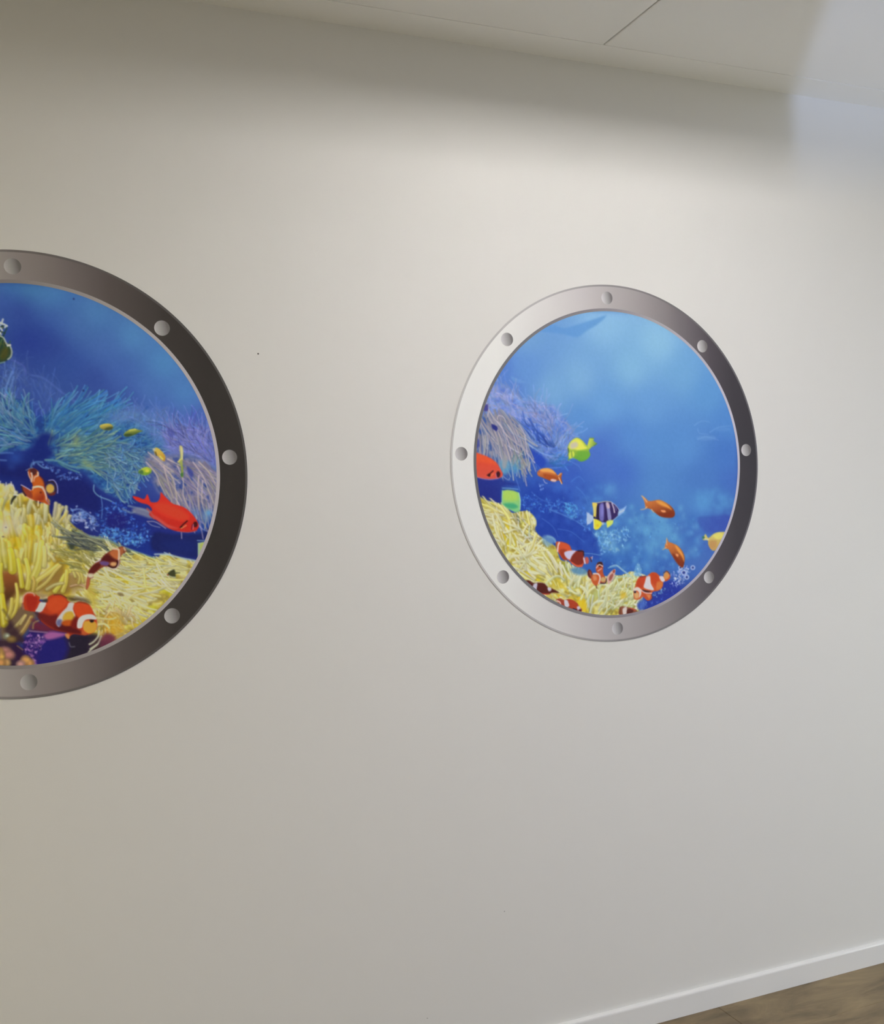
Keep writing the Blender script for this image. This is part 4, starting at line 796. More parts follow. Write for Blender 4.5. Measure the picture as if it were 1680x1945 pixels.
    small('yellow_damselfish', [(190, 670), (240, 630), (300, 618), (345, 630), (385, 640), (350, 655), (290, 685), (220, 700), (195, 690)], (170, 176, 80), (70, 90, 40), [('P', [(200, 675), (270, 670), (260, 692), (215, 700)], (60, 80, 50), {'soft': 1.2}), ('L', [(250, 635), (310, 625)], 3, (196, 196, 90))], 'olive yellow fish over the teal anemone')
    small('yellow_damselfish', [(505, 870), (505, 820), (540, 815), (590, 860), (615, 900), (610, 950), (580, 940), (540, 900)], (220, 190, 90), (200, 150, 50), [('L', [(515, 860), (525, 890)], 2.6, (90, 80, 50)), ('L', [(560, 900), (590, 930)], 3, (236, 210, 110)), ('D', 500, 830, 14, (190, 190, 180))], 'golden fish above the beige tentacles')
    small('yellow_damselfish', [(340, 1060), (370, 1030), (420, 1010), (470, 1030), (470, 1070), (420, 1095), (370, 1085)], (190, 204, 70), (120, 160, 50), [('P', [(340, 1060), (380, 1040), (390, 1080), (350, 1080)], (80, 120, 70), {'soft': 1.2}), ('D', 430, 1050, 22, (214, 210, 70), {'ry': 16})], 'lime yellow fish left of the beige tentacles')
    small('yellow_damselfish', [(760, 800), (790, 800), (800, 860), (795, 960), (800, 1040), (800, 1110), (780, 1110), (775, 1000), (750, 960), (770, 900)], (206, 196, 130), (130, 150, 60), [('L', [(775, 930), (745, 960)], 2.4, (220, 206, 120)), ('D', 785, 1090, 14, (70, 120, 60), {'ry': 22}), ('L', [(785, 820), (790, 930)], 2, (226, 216, 160))], 'slender upright yellow fish among the beige tentacles')
    # red squirrelfish
    poly_fish(p, 'red_squirrelfish', [
        ('P', [(280, 1310), (340, 1320), (400, 1340), (430, 1290), (450, 1330), (470, 1370), (530, 1370), (560, 1330), (570, 1270), (600, 1300), (650, 1350), (700, 1390), (800, 1420), (880, 1480), (940, 1560), (960, 1620), (930, 1665), (850, 1680), (740, 1670), (650, 1640), (570, 1580), (480, 1530), (450, 1490), (480, 1450), (440, 1400), (370, 1380), (310, 1350)], (212, 52, 40), {'soft': 1, 'col2': (196, 44, 34), 'ang': 90}),
        ('P', [(500, 1400), (600, 1380), (760, 1440), (860, 1520), (800, 1560), (650, 1520), (540, 1460)], (222, 66, 44), {'soft': 4}), ('P', [(480, 1500), (560, 1540), (640, 1600), (740, 1640), (640, 1630), (560, 1580)], (206, 84, 74), {'soft': 2.5}),
        ('L', [(430, 1440), (470, 1480), (500, 1540)], 4, (190, 90, 80), {'alpha': .7}), ('L', [(840, 1565), (800, 1600), (770, 1630)], 2.6, (60, 16, 20)), ('D', 785, 1630, 14, (50, 14, 18), {'ry': 10}),
        ('L', [(780, 1640), (830, 1610)], 2.4, (220, 130, 80)), ('D', 925, 1600, 22, (70, 20, 24), {'ry': 30}), ('L', [(895, 1600), (885, 1650)], 1.6, (90, 20, 50)), ('L', [(905, 1600), (900, 1650)], 1, (200, 160, 190)),
        ('L', [(740, 1670), (850, 1682), (940, 1665)], 1.6, (150, 90, 110), {'alpha': .8})], 'bright red fish below the beige tentacles')
    # small piece of the green patch at the right rim
    poly_fish(p, 'green_patch', [('P', [(950, 1790), (1060, 1770), (1060, 1960), (950, 1960)], (160, 186, 150), {'soft': 1, 'smooth': False}), ('P', [(970, 1800), (1050, 1790), (1040, 1900), (985, 1880)], (176, 186, 100), {'soft': 1.6}), ('L', [(945, 1765), (1040, 1765)], 2, (110, 140, 180))], 'pale green patch against the right rim')
    # yellow noodle field
    yel = p.label('yellow_noodle_anemone', 'pale yellow noodle like anemone spreading right')
    p.frame = A5
    reg = [(-340, 160), (-200, 240), (-60, 320), (100, 350), (300, 440), (480, 510), (640, 560), (740, 520), (860, 540), (1020, 590), (1140, 600), (1200, 640), (900, 1100), (500, 1400), (200, 1520), (0, 1560), (-100, 1300), (-200, 1100), (-400, 900), (-500, 500)]
    p.poly(reg, (190, 176, 96), yel, soft=2)
    p.mottle(reg, [(150, 130, 60), (180, 160, 70), (204, 188, 80), (214, 206, 130), (224, 220, 180)], 56, 45, yel, 1, 2)
    p.clip(reg, 2.5)
    for pts, c in (([(200, 760), (340, 740), (420, 820), (340, 870), (240, 820)], (206, 186, 50)), ([(650, 880), (780, 880), (860, 920), (830, 960), (740, 930)], (206, 200, 40)), ([(420, 700), (540, 700), (610, 760), (540, 820), (440, 760)], (204, 160, 60)), ([(0, 700), (120, 680), (160, 760), (60, 800), (0, 790)], (176, 146, 50)), ([(860, 750), (950, 770), (940, 820), (860, 800)], (160, 136, 50)),
                   ([(60, 1020), (200, 1000), (300, 1040), (200, 1080), (60, 1060)], (200, 170, 60)), ([(100, 1160), (250, 1140), (300, 1250), (260, 1380), (120, 1400)], (206, 150, 40)), ([(400, 1260), (520, 1200), (560, 1240), (440, 1300)], (206, 180, 60)), ([(-20, 380), (100, 400), (60, 500), (-40, 480)], (150, 160, 110)), ([(580, 1080), (650, 1070), (640, 1120), (590, 1130)], (200, 200, 40)), ([(560, 880), (640, 860), (600, 930)], (206, 190, 60))):
        p.poly(pts, c, yel, soft=5, alpha=.9)
    gy = [(-300, 300, 150), (-200, 500, 120), (0, 450, 160), (200, 500, 150), (400, 560, 160), (650, 600, 165), (850, 620, 170), (1000, 700, 165), (300, 850, 150), (500, 900, 165), (200, 1000, 175), (500, 1100, 150), (300, 1250, 120), (0, 900, 170), (650, 800, 175), (100, 1400, 60), (-100, 700, 110), (-100, 1000, 90), (800, 900, 160)]
    pal = [(228, 224, 164), (224, 222, 172), (230, 226, 140), (216, 214, 182), (230, 220, 112), (218, 208, 168)]
    p.tuft([(-300, 200), (-100, 320), (100, 370), (300, 450), (500, 530), (300, 600), (0, 560), (-200, 500), (-320, 400)], 110, gy, (100, 260), (10, 20), [(150, 166, 140), (130, 146, 130), (186, 190, 140), (90, 110, 100), (200, 196, 140)], yel, .75, 30, 14, dark=(80, 84, 70), shade=.7)
    p.tuft([(-40, 560), (200, 500), (500, 560), (700, 580), (1000, 620), (1150, 640), (900, 860), (600, 820), (200, 760), (-60, 700)], 110, gy, (160, 380), (13, 25), pal + [(180, 186, 150)], yel, .76, 40, 12, dark=(160, 146, 60), light=(232, 230, 200), shade=.45)
    p.tuft([(-60, 740), (200, 780), (500, 820), (900, 880), (800, 1000), (500, 1250), (200, 1250), (-60, 1100)], 120, gy, (200, 440), (15, 30), pal, yel, .8, 40, 11, dark=(186, 166, 60), light=(236, 232, 200), shade=.45)
    p.tuft([(0, 1150), (300, 1120), (540, 1200), (400, 1350), (150, 1480), (20, 1500)], 50, gy, (80, 200), (13, 24), [(220, 206, 150), (214, 190, 110), (226, 216, 170)], yel, .7, 50, 30, dark=(170, 120, 50), shade=.5)
    p.poly([(130, 1200), (240, 1150), (290, 1260), (260, 1370), (150, 1400)], (214, 170, 50), yel, soft=7, alpha=.6)
    p.poly([(100, 1360), (200, 1380), (190, 1450), (60, 1490)], (120, 60, 70), yel, soft=4, alpha=.85)
    for x, y, r in ((500, 640, 110), (800, 640, 100), (950, 700, 80), (350, 960, 120), (600, 980, 110), (750, 860, 60), (420, 1120, 90), (100, 900, 70)): p.glow(x, y, r, (226, 222, 186), .33)
    p.clip()
    p.line([(640, 520), (760, 520), (900, 555), (1090, 590)], 3.4, (176, 196, 200), yel, alpha=.8, soft=1); p.line([(740, 500), (820, 530)], 2, (170, 190, 206), yel)
    p.line([(-60, 330), (120, 360), (300, 440), (520, 520), (640, 560)], 3.4, (120, 156, 160), yel, alpha=.6, soft=1.2); p.line([(-100, 310), (60, 340), (220, 360)], 2, (90, 110, 150), None, alpha=.6)
    # dark little fish in the field
    poly_fish(p, 'green_damselfish', [('P', [(775, 730), (800, 700), (845, 680), (860, 710), (900, 715), (860, 730), (860, 755), (820, 755)], (64, 66, 40), {'soft': 1}), ('D', 778, 738, 10, (150, 90, 60)), ('L', [(860, 715), (905, 716)], 2, (130, 130, 90))], 'tiny dark green fish on the yellow anemone')
    p.poly([(240, 930), (290, 930), (310, 960), (270, 965)], (120, 100, 60), yel, soft=1.5, alpha=.8)
    # big yellow anemone, lower left
    big = p.label('yellow_anemone', 'large bright yellow finger anemone')
    p.frame = A3
    reg = [(-2600, 1500), (-1500, 1200), (-600, 1150), (0, 1100), (60, 1130), (150, 1100), (190, 1180), (200, 1260), (280, 1230), (330, 1240), (440, 1330), (600, 1400), (640, 1480), (700, 1600), (800, 1660), (800, 1760), (900, 1720), (930, 1850), (900, 2100), (960, 2250), (1000, 2500), (900, 2650), (500, 2620), (300, 2700), (0, 3000), (-1000, 3500), (-2500, 3000)]
    p.poly(reg, (204, 190, 108), big, soft=1.8)
    p.mottle(reg, [(150, 120, 40), (196, 164, 40), (214, 196, 80), (216, 206, 150), (224, 216, 190)], 26, 47, big, .85, 2)
    p.frame = A4
    for pts, c in (([(0, 560), (60, 560), (220, 620), (260, 800), (100, 950), (40, 1000), (-40, 900)], (140, 84, 44)), ([(400, 700), (560, 640), (780, 560), (1000, 620), (1060, 760), (860, 850), (500, 860), (420, 800)], (150, 116, 60)), ([(0, 1100), (300, 1000), (480, 1100), (420, 1240), (200, 1440), (0, 1460)], (130, 100, 60)), ([(110, 140), (200, 120), (340, 180), (330, 280), (180, 300)], (216, 184, 40)), ([(350, 20), (500, 0), (560, 100), (460, 220), (380, 180)], (206, 184, 50))):
        p.poly(pts, c, big, soft=8, alpha=.85)
    # far left of this print, outside the photograph: the same anemone goes on
    gb = [(0, 300, 95), (300, 300, 95), (600, 300, 80), (800, 300, 70), (100, 700, 92), (400, 700, 85), (600, 650, 50), (800, 600, 60), (100, 1100, 70), (-600, 600, 100), (300, 1200, 60)]
    p.tuft([(-2300, -100), (-1500, -200), (-700, -300), (-60, -300), (-100, 400), (-300, 1400), (-1500, 1500), (-2300, 1000)], 260, gb, (160, 420), (40, 80), [(214, 200, 110), (220, 210, 140), (206, 180, 70), (200, 190, 130)], big, .75, 24, 14, dark=(160, 130, 60), light=(226, 222, 180), shade=.5, order='up')
    p.tuft([(-40, -350), (180, -340), (330, -250), (600, -180), (840, -60), (880, 200), (700, 260), (300, 240), (-40, 200)], 70, gb, (120, 260), (36, 66), [(206, 196, 130), (200, 190, 110), (214, 204, 160), (210, 190, 80), (190, 190, 150)], big, .7, 20, 14, dark=(150, 140, 70), light=(224, 218, 190), shade=.45, soft=1.1, order='up')
    p.tuft([(-40, 100), (300, 120), (560, 200), (560, 480), (380, 560), (200, 540), (0, 520)], 44, gb, (200, 340), (50, 84), [(216, 206, 90), (210, 196, 60), (220, 212, 130), (204, 176, 40), (214, 204, 110)], big, .78, 14, 8, dark=(170, 130, 30), light=(226, 220, 160), shade=.5, soft=1.4, order='up')
    p.tuft([(560, 100), (860, 120), (880, 260), (780, 420), (620, 460), (540, 300)], 40, gb, (90, 200), (28, 50), [(214, 200, 110), (206, 190, 80), (220, 210, 150)], big, .75, 24, 18, dark=(150, 120, 50), light=(226, 220, 170), shade=.5, soft=.9, order='up')
    # pale mottled patches
    for x, y, r, c, a in ((60, 0, 130, (220, 206, 190), .8), (220, -60, 90, (214, 206, 170), .7), (20, -120, 100, (206, 196, 110), .5), (60, 330, 70, (216, 206, 150), .5), (520, 230, 50, (224, 214, 180), .8), (310, 260, 70, (214, 206, 150), .6), (240, 60, 60, (212, 200, 160), .5)): p.glow(x, y, r, c, a)
    for x, y, r, c, a in ((180, 170, 80, (206, 170, 30), .8), (420, 130, 60, (200, 172, 40), .75), (240, 240, 60, (214, 184, 30), .6), (640, 180, 50, (206, 180, 50), .6), (400, 60, 40, (206, 180, 40), .7), (120, 420, 90, (216, 202, 60), .6)): p.glow(x, y, r, c, a)
    p.dot(40, 130, 16, (110, 90, 80), big, ry=10, alpha=.8); p.dot(75, 12, 14, (120, 110, 110), big, ry=9, alpha=.7)
    # brown shadowed stalks and fingers in front
    p.poly([(40, 600), (120, 570), (230, 620), (250, 740), (200, 860), (110, 960), (60, 1040), (40, 900), (30, 740)], (146, 84, 44), big, soft=6, alpha=.9, col2=(60, 40, 24), ang=90)
    p.poly([(250, 640), (330, 680), (400, 780), (340, 850), (240, 860)], (110, 74, 36), big, soft=6, alpha=.8)
    F = [([(0, 980), (20, 800), (5, 600), (15, 480)], 9, (200, 190, 60)), ([(60, 1240), (40, 1050), (20, 880)], 14, (206, 190, 50)), ([(110, 1180), (190, 1080), (225, 900), (205, 730)], 7, (206, 190, 80)), ([(90, 1170), (140, 1050), (150, 920)], 8, (196, 180, 80)),
         ([(160, 560), (150, 400), (130, 300)], 15, (212, 198, 60)), ([(280, 760), (260, 600), (230, 420)], 9, (214, 200, 60)), ([(350, 780), (370, 600), (330, 420)], 10, (214, 200, 80)), ([(430, 640), (500, 460), (520, 280), (530, 200)], 14, (216, 204, 90)), ([(560, 500), (570, 380), (560, 260)], 9, (216, 206, 120)),
         ([(440, 780), (460, 700), (600, 600), (740, 490)], 11, (206, 190, 90)), ([(470, 800), (600, 700), (700, 570), (770, 500)], 7, (196, 176, 90)), ([(700, 820), (760, 740), (820, 620), (900, 560)], 9, (214, 206, 80)), ([(800, 820), (840, 700), (850, 560)], 9, (206, 190, 80)), ([(600, 800), (700, 740), (800, 720)], 7, (180, 170, 110)),
         ([(420, 820), (440, 720), (420, 650)], 6, (190, 160, 70)), ([(120, 1340), (230, 1240), (320, 1130)], 7, (166, 146, 90)), ([(190, 1440), (300, 1320), (400, 1150)], 9, (160, 126, 70)), ([(260, 1240), (300, 1180), (330, 1130)], 5, (190, 170, 110)),
         ([(900, 760), (1000, 740), (1100, 780), (1200, 860)], 4, (190, 150, 120)), ([(1000, 720), (1020, 640), (960, 560)], 5, (196, 180, 90)), ([(1060, 700), (1030, 580), (980, 480), (900, 420)], 5, (206, 190, 90)), ([(960, 640), (920, 540), (860, 440)], 5, (206, 196, 110))]
    for pts, w, c in F:
        p.line([(x + 4, y + 4) for x, y in pts], w + 2, (110, 80, 30), big, w1=w * .8, alpha=.45, soft=1.4)
        p.line(pts, w, tuple(v * .9 for v in c), big, w1=w * .7, alpha=.95, soft=1.2, col2=tuple(min(235, v * 1.04 + 6) for v in c))
        p.line([(x - w * 1.2, y) for x, y in pts], w * .25, (228, 222, 160), big, alpha=.5, soft=1.2)
    p.tuft([(780, 280), (960, 240), (1200, 260), (1160, 500), (1060, 620), (860, 440)], 60, [(900, 350, 150), (1100, 400, 140)], (80, 220), (16, 30), [(206, 196, 110), (214, 206, 140), (190, 176, 80), (170, 170, 110)], big, .75, 30, 16, dark=(120, 110, 50), shade=.6)
    p.poly([(860, 160), (960, 190), (950, 270), (900, 290), (870, 240)], (50, 60, 56), big, soft=3, alpha=.85); p.poly([(770, 30), (800, 60), (820, 110), (790, 90)], (50, 54, 40), big, soft=1.5, alpha=.9)
    p.tuft([(870, 60), (1100, 130), (1300, 200), (1400, 290), (1100, 300), (900, 200)], 50, [(1000, 180, 155)], (140, 300), (10, 18), [(150, 156, 130), (120, 130, 120), (180, 180, 140), (70, 80, 90)], big, .7, 20, 10, dark=(50, 54, 60), shade=.6)
    p.frame = A3
    p.poly([(140, 1370), (150, 1310), (190, 1260), (220, 1270), (180, 1320), (155, 1370)], (44, 44, 34), big, soft=1.2)
    for pts in ([(80, 1130), (82, 1090)], [(150, 1130), (148, 1080)], [(0, 1100), (5, 1070)], [(180, 1250), (240, 1255)], [(170, 1120), (190, 1180), (195, 1220)]): p.line(pts, 2.2, (214, 214, 220), big, alpha=.8)
    # bottom: pits, purple coral, orange bulbs
    p.frame = A4
    p.poly([(40, 1060), (120, 1180), (60, 1320), (160, 1460), (300, 1500), (330, 1600), (200, 1660), (180, 1500), (0, 1440), (-600, 1500), (-600, 1900), (300, 1900), (700, 1900), (1500, 1700), (1480, 1500), (1300, 1450), (1230, 1380), (900, 1380), (700, 1330), (420, 1300), (330, 1440)], (60, 40, 50), None, soft=4, alpha=.9)
    pur = p.label('purple_coral', 'purple and navy rock with violet coral')
    p.poly([(300, 1900), (300, 1480), (360, 1380), (400, 1320), (560, 1320), (700, 1300), (850, 1360), (880, 1440), (900, 1560), (850, 1700), (700, 1900)], (48, 34, 104), pur, soft=2)
    p.poly([(540, 1460), (700, 1420), (850, 1420), (880, 1560), (820, 1720), (560, 1800), (480, 1680)], (36, 34, 110), pur, soft=6, alpha=.9)
    p.poly([(850, 1380), (1100, 1380), (1220, 1400), (1130, 1500), (1120, 1600), (900, 1720), (800, 1740), (880, 1560)], (40, 34, 48), pur, soft=6)
    p.poly([(400, 1180), (520, 1220), (700, 1290), (720, 1330), (560, 1340), (380, 1300), (420, 1230)], (110, 40, 56), pur, soft=4, alpha=.9)
    p.poly([(560, 1380), (640, 1340), (760, 1350), (860, 1370), (760, 1410), (640, 1440), (580, 1430)], (166, 96, 156), pur, soft=3)
    p.specks([(330, 1420), (400, 1380), (540, 1400), (560, 1480), (500, 1560), (440, 1640), (470, 1750), (400, 1800), (380, 1640), (320, 1560)], 150, 4, [(170, 120, 180), (140, 90, 160), (196, 150, 196), (100, 60, 140), (50, 36, 100)], pur, .8, .7)
    p.line([(380, 1330), (480, 1340), (600, 1350)], 3, (140, 110, 140), pur, alpha=.8); p.line([(880, 1480), (900, 1530), (950, 1530)], 2, (110, 106, 120), pur, alpha=.8, soft=1)
    p.line([(420, 1300), (430, 1230), (490, 1200)], 3, (160, 140, 90), pur, alpha=.7)
    p.poly([(120, 1450), (240, 1500), (310, 1620), (300, 1760), (200, 1700), (150, 1540)], (50, 30, 60), pur, soft=4)
    p.line([(220, 1520), (290, 1570)], 2.5, (130, 96, 80), pur, alpha=.8)
    bul = p.label('orange_bulb_anemone', 'peach coloured bulb tips at the bottom')
    for x, y, rx, ry, c in ((60, 1600, 100, 70, (186, 130, 124)), (120, 1640, 80, 60, (190, 130, 120)), (0, 1640, 60, 100, (206, 160, 90)), (90, 1740, 50, 50, (216, 170, 110)), (20, 1740, 60, 60, (206, 150, 90)), (330, 1720, 70, 80, (204, 150, 96)), (270, 1760, 60, 50, (200, 150, 140)), (390, 1750, 50, 60, (206, 150, 90)), (-100, 1600, 100, 90, (190, 130, 100)), (90, 1400, 40, 36, (150, 156, 130)), (150, 1440, 60, 40, (150, 120, 70)), (-250, 1650, 120, 110, (196, 140, 100)), (-450, 1600, 130, 120, (190, 134, 110))):
        p.dot(x, y, rx, tuple(v * .6 for v in c), bul, ry=ry, soft=3); p.dot(x - 8, y - 8, rx * .75, c, bul, ry=ry * .75, soft=4)
    p.glow(30, 1660, 30, (226, 190, 90), .8); p.glow(350, 1700, 30, (226, 176, 96), .8); p.glow(95, 1390, 24, (200, 206, 190), .9)
    # stray tentacles at lower right of the pit
    p.frame = A4
    for pts in ([(1140, 1500), (1190, 1470), (1250, 1400), (1260, 1330)], [(1130, 1600), (1180, 1550), (1250, 1490), (1290, 1400)], [(1150, 1560), (1240, 1500)]): p.line(pts, 3.4, (196, 196, 170), yel, alpha=.9)
    p.poly([(1290, 1420), (1400, 1380), (1480, 1440), (1380, 1520), (1280, 1540)], (110, 50, 70), yel, soft=4, alpha=.8)
    p.line([(1220, 1160), (1400, 1180), (1476, 1160)], 3.5, (206, 196, 130), yel); p.line([(1230, 1250), (1330, 1240), (1390, 1290)], 4, (216, 206, 150), yel)
    p.poly([(1150, 700), (1240, 900), (1200, 1040), (1130, 960), (1080, 860)], (196, 176, 60), yel, soft=6, alpha=.7)
    # clownfish
    p.frame = A4
    poly_fish(p, 'clownfish', [
        ('P', [(285, 1040), (290, 960), (300, 880), (350, 840), (420, 845), (480, 880), (510, 900), (505, 950), (590, 965), (610, 900), (680, 865), (760, 865), (830, 890), (870, 950), (950, 975), (1000, 955), (1080, 965), (1140, 1000), (1180, 1070), (1230, 1180), (1235, 1280), (1190, 1350), (1080, 1385), (950, 1370), (900, 1390), (870, 1430), (840, 1400), (850, 1350), (740, 1330), (640, 1290), (550, 1230), (490, 1170), (460, 1100), (400, 1080), (340, 1070)], (186, 62, 34), {'soft': 1}),
        ('L', [(290, 960), (300, 890), (350, 845), (420, 850), (440, 880)], 3, (206, 170, 150), {'alpha': .8}), ('L', [(285, 990), (300, 1050)], 4, (150, 110, 90), {'alpha': .8}), ('P', [(330, 900), (400, 880), (480, 920), (440, 1060), (360, 1060)], (166, 44, 30), {'soft': 2}),
        ('P', [(515, 965), (592, 970), (560, 1040), (520, 1090), (450, 1085), (480, 1030)], (206, 212, 222), {'soft': 1}), ('P', [(440, 1090), (500, 1100), (520, 1200), (470, 1140)], (70, 50, 60), {'soft': 1.5}),
        ('P', [(600, 960), (680, 900), (790, 900), (860, 960), (830, 1020), (760, 1080), (680, 1100), (600, 1040)], (206, 78, 40), {'soft': 3}),
        ('P', [(520, 1100), (640, 1130), (740, 1130), (720, 1300), (640, 1280), (550, 1220), (490, 1150)], (110, 34, 32), {'soft': 3}), ('P', [(700, 1300), (760, 1240), (900, 1260), (1000, 1310), (1060, 1370), (900, 1360), (760, 1330)], (90, 28, 30), {'soft': 3}),
        ('P', [(880, 972), (948, 978), (930, 1050), (960, 1150), (900, 1200), (780, 1230), (750, 1280), (715, 1230), (730, 1170), (790, 1090), (850, 1030)], (206, 200, 196), {'soft': 1}), ('P', [(730, 1190), (790, 1190), (770, 1270), (720, 1250)], (110, 110, 150), {'soft': 2}),
        ('P', [(810, 1130), (850, 1090), (920, 1085), (950, 1150), (945, 1195), (860, 1200), (800, 1190)], (206, 166, 60), {'soft': 1.5}), ('P', [(790, 1210), (860, 1190), (945, 1200), (900, 1260), (810, 1260)], (186, 84, 30), {'soft': 2}),
        ('P', [(960, 980), (1080, 975), (1150, 1020), (1180, 1110), (1080, 1130), (1010, 1170), (960, 1100), (940, 1040)], (206, 74, 36), {'soft': 2}), ('P', [(950, 1150), (1010, 1180), (990, 1280), (930, 1300), (900, 1250)], (120, 34, 28), {'soft': 2.5}),
        ('P', [(985, 1290), (990, 1200), (1030, 1145), (1100, 1120), (1180, 1122), (1225, 1160), (1220, 1185), (1150, 1180), (1090, 1190), (1060, 1230), (1040, 1290)], (222, 216, 214), {'soft': 1}),
        ('P', [(1070, 1215), (1130, 1200), (1220, 1220), (1232, 1290), (1190, 1350), (1110, 1360), (1060, 1310)], (222, 160, 60), {'soft': 1.5}), ('P', [(1050, 1320), (1110, 1360), (1090, 1382), (1040, 1370)], (190, 90, 50), {'soft': 2}), ('D', 1170, 1205, 26, (36, 26, 26), {'ry': 20}), ('L', [(1140, 1190), (1200, 1190)], 1.2, (60, 40, 30)),
        ('L', [(690, 870), (770, 866), (850, 910)], 2.2, (90, 50, 40), {'alpha': .8}), ('P', [(830, 1370), (880, 1370), (880, 1430), (845, 1410)], (206, 140, 80), {'soft': 1.4}), ('P', [(560, 930), (600, 920), (600, 960), (540, 960)], (60, 56, 50), {'soft': 2})],
        'largest clownfish, beside the purple coral')
    p.poly([(440, 850), (600, 870), (680, 860), (600, 890), (540, 930), (500, 890)], (130, 96, 60), None, soft=3, alpha=.5)
    p.poly([(860, 900), (960, 900), (1100, 930), (1150, 980), (1000, 950), (900, 950)], (60, 44, 40), None, soft=4, alpha=.8)
    p.frame = A6
    poly_fish(p, 'clownfish', [
        ('P', [(700, 400), (800, 380), (900, 420), (950, 480), (960, 560), (1050, 640), (1100, 780), (1110, 900), (1170, 1100), (1200, 1160), (1225, 1270), (1160, 1270), (1080, 1230), (980, 1210), (860, 1180), (700, 1110), (600, 1050), (550, 930), (530, 820), (620, 850), (740, 910), (790, 900), (800, 790), (740, 650), (700, 560)], (186, 84, 34), {'soft': 1}),
        ('P', [(720, 400), (820, 385), (900, 430), (890, 520), (800, 560), (760, 500)], (84, 40, 40), {'soft': 1.2}), ('L', [(690, 470), (710, 560), (750, 640), (780, 720)], 1.8, (214, 180, 160)), ('L', [(770, 500), (790, 600), (770, 700)], 3, (226, 190, 170)), ('L', [(930, 480), (930, 560), (860, 600), (830, 700)], 2.8, (232, 196, 170)),
        ('P', [(980, 560), (1060, 640), (1140, 780), (1120, 860), (1080, 800), (1040, 680)], (60, 26, 56), {'soft': 2.2, 'alpha': .8}),
        ('P', [(870, 610), (960, 600), (1040, 680), (1060, 800), (840, 800), (830, 700)], (200, 96, 36), {'soft': 2}), ('L', [(820, 850), (940, 830), (1040, 850)], 4.2, (236, 200, 170)), ('L', [(1040, 850), (1100, 960), (1130, 1060), (1140, 1170)], 3.8, (226, 186, 170), {'w1': 2.4}), ('L', [(820, 850), (800, 910)], 2.5, (226, 180, 140)),
        ('P', [(830, 900), (950, 880), (1040, 940), (1080, 1060), (1060, 1160), (900, 1170), (810, 1100), (800, 980)], (206, 104, 40), {'soft': 2, 'col2': (150, 50, 30), 'ang': 50}), ('D', 1000, 975, 26, (110, 40, 30)),
        ('P', [(545, 830), (620, 860), (760, 960), (800, 1080), (740, 1110), (640, 1060), (570, 960)], (150, 64, 44), {'soft': 1.4}), ('L', [(530, 810), (560, 940), (640, 1060)], 2.6, (60, 40, 50)), ('L', [(520, 790), (620, 840), (750, 920)], 1.8, (190, 180, 210)), ('L', [(640, 1075), (720, 1120), (820, 1170)], 2, (226, 190, 160), {'alpha': .8}),
        ('D', 1230, 880, 105, (214, 172, 80), {'ry': 118, 'soft': 1.6}), ('L', [(1160, 730), (1280, 700), (1350, 780), (1370, 900), (1350, 960)], 3.6, (50, 36, 60)), ('L', [(1200, 680), (1310, 670), (1390, 770), (1415, 900), (1410, 990)], 1.8, (170, 164, 220), {'alpha': .9}), ('P', [(1150, 990), (1230, 1000), (1350, 960), (1340, 1030), (1230, 1050)], (120, 50, 40), {'soft': 1.6}),
        ('L', [(1150, 1160), (1210, 1260)], 3, (170, 110, 110)), ('L', [(870, 1180), (880, 1280)], 2.4, (130, 110, 60)), ('L', [(940, 1190), (935, 1300)], 2.4, (226, 214, 170)), ('L', [(640, 430), (720, 390), (800, 370)], 1.6, (120, 140, 180), {'alpha': .8})],
        'clownfish above the big yellow anemone, fins spread')
    p.frame = A7
    poly_fish(p, 'clownfish', [
        ('P', [(380, 960), (420, 860), (520, 740), (620, 660), (720, 590), (820, 470), (960, 380), (1100, 310), (1180, 290), (1260, 250), (1350, 270), (1400, 330), (1380, 400), (1290, 460), (1230, 560), (1230, 680), (1180, 780), (1080, 830), (960, 800), (820, 790), (700, 850), (620, 920), (520, 1000), (520, 1080), (440, 1120), (420, 1260), (340, 1400), (330, 1280), (360, 1100)], (128, 60, 40), {'soft': 1}),
        ('P', [(960, 400), (1100, 330), (1190, 360), (1200, 480), (1160, 620), (1060, 560), (980, 480)], (190, 106, 60), {'soft': 2}), ('P', [(760, 560), (900, 460), (1040, 560), (1160, 620), (1000, 650), (760, 640)], (84, 28, 28), {'soft': 2.5}),
        ('L', [(1060, 310), (1190, 330), (1210, 440), (1200, 580)], 4, (232, 190, 160)), ('P', [(1240, 280), (1310, 280), (1320, 400), (1260, 480), (1230, 380)], (170, 96, 60), {'soft': 1.4}), ('L', [(1340, 290), (1370, 350)], 3.5, (196, 170, 140)),
        ('P', [(700, 660), (800, 640), (940, 680), (900, 760), (780, 750), (700, 720)], (104, 76, 130), {'soft': 1.6}), ('L', [(600, 660), (690, 620), (710, 590)], 2.4, (206, 190, 200)),
        ('P', [(400, 950), (500, 780), (640, 700), (720, 740), (640, 860), (520, 960)], (92, 32, 28), {'soft': 1.4}), ('P', [(370, 980), (520, 980), (510, 1070), (400, 1080)], (214, 200, 170), {'soft': 1.6}), ('P', [(350, 1110), (420, 1100), (410, 1280), (340, 1390)], (180, 96, 66), {'soft': 1.6}),
        ('D', 1060, 720, 86, (216, 164, 110), {'ry': 52, 'soft': 1.6}), ('L', [(930, 760), (1020, 810), (1120, 790), (1170, 700), (1150, 640)], 3, (60, 26, 26)), ('L', [(1190, 600), (1200, 700), (1100, 860), (900, 820)], 1.6, (220, 196, 200), {'alpha': .8})],
        'clownfish diving over the yellow noodle anemone')
    # dark spiky coral at the top left edge of the view
    p.frame = A1
    cor = p.label('green_spiky_coral', 'dark green coral ball with white tips')
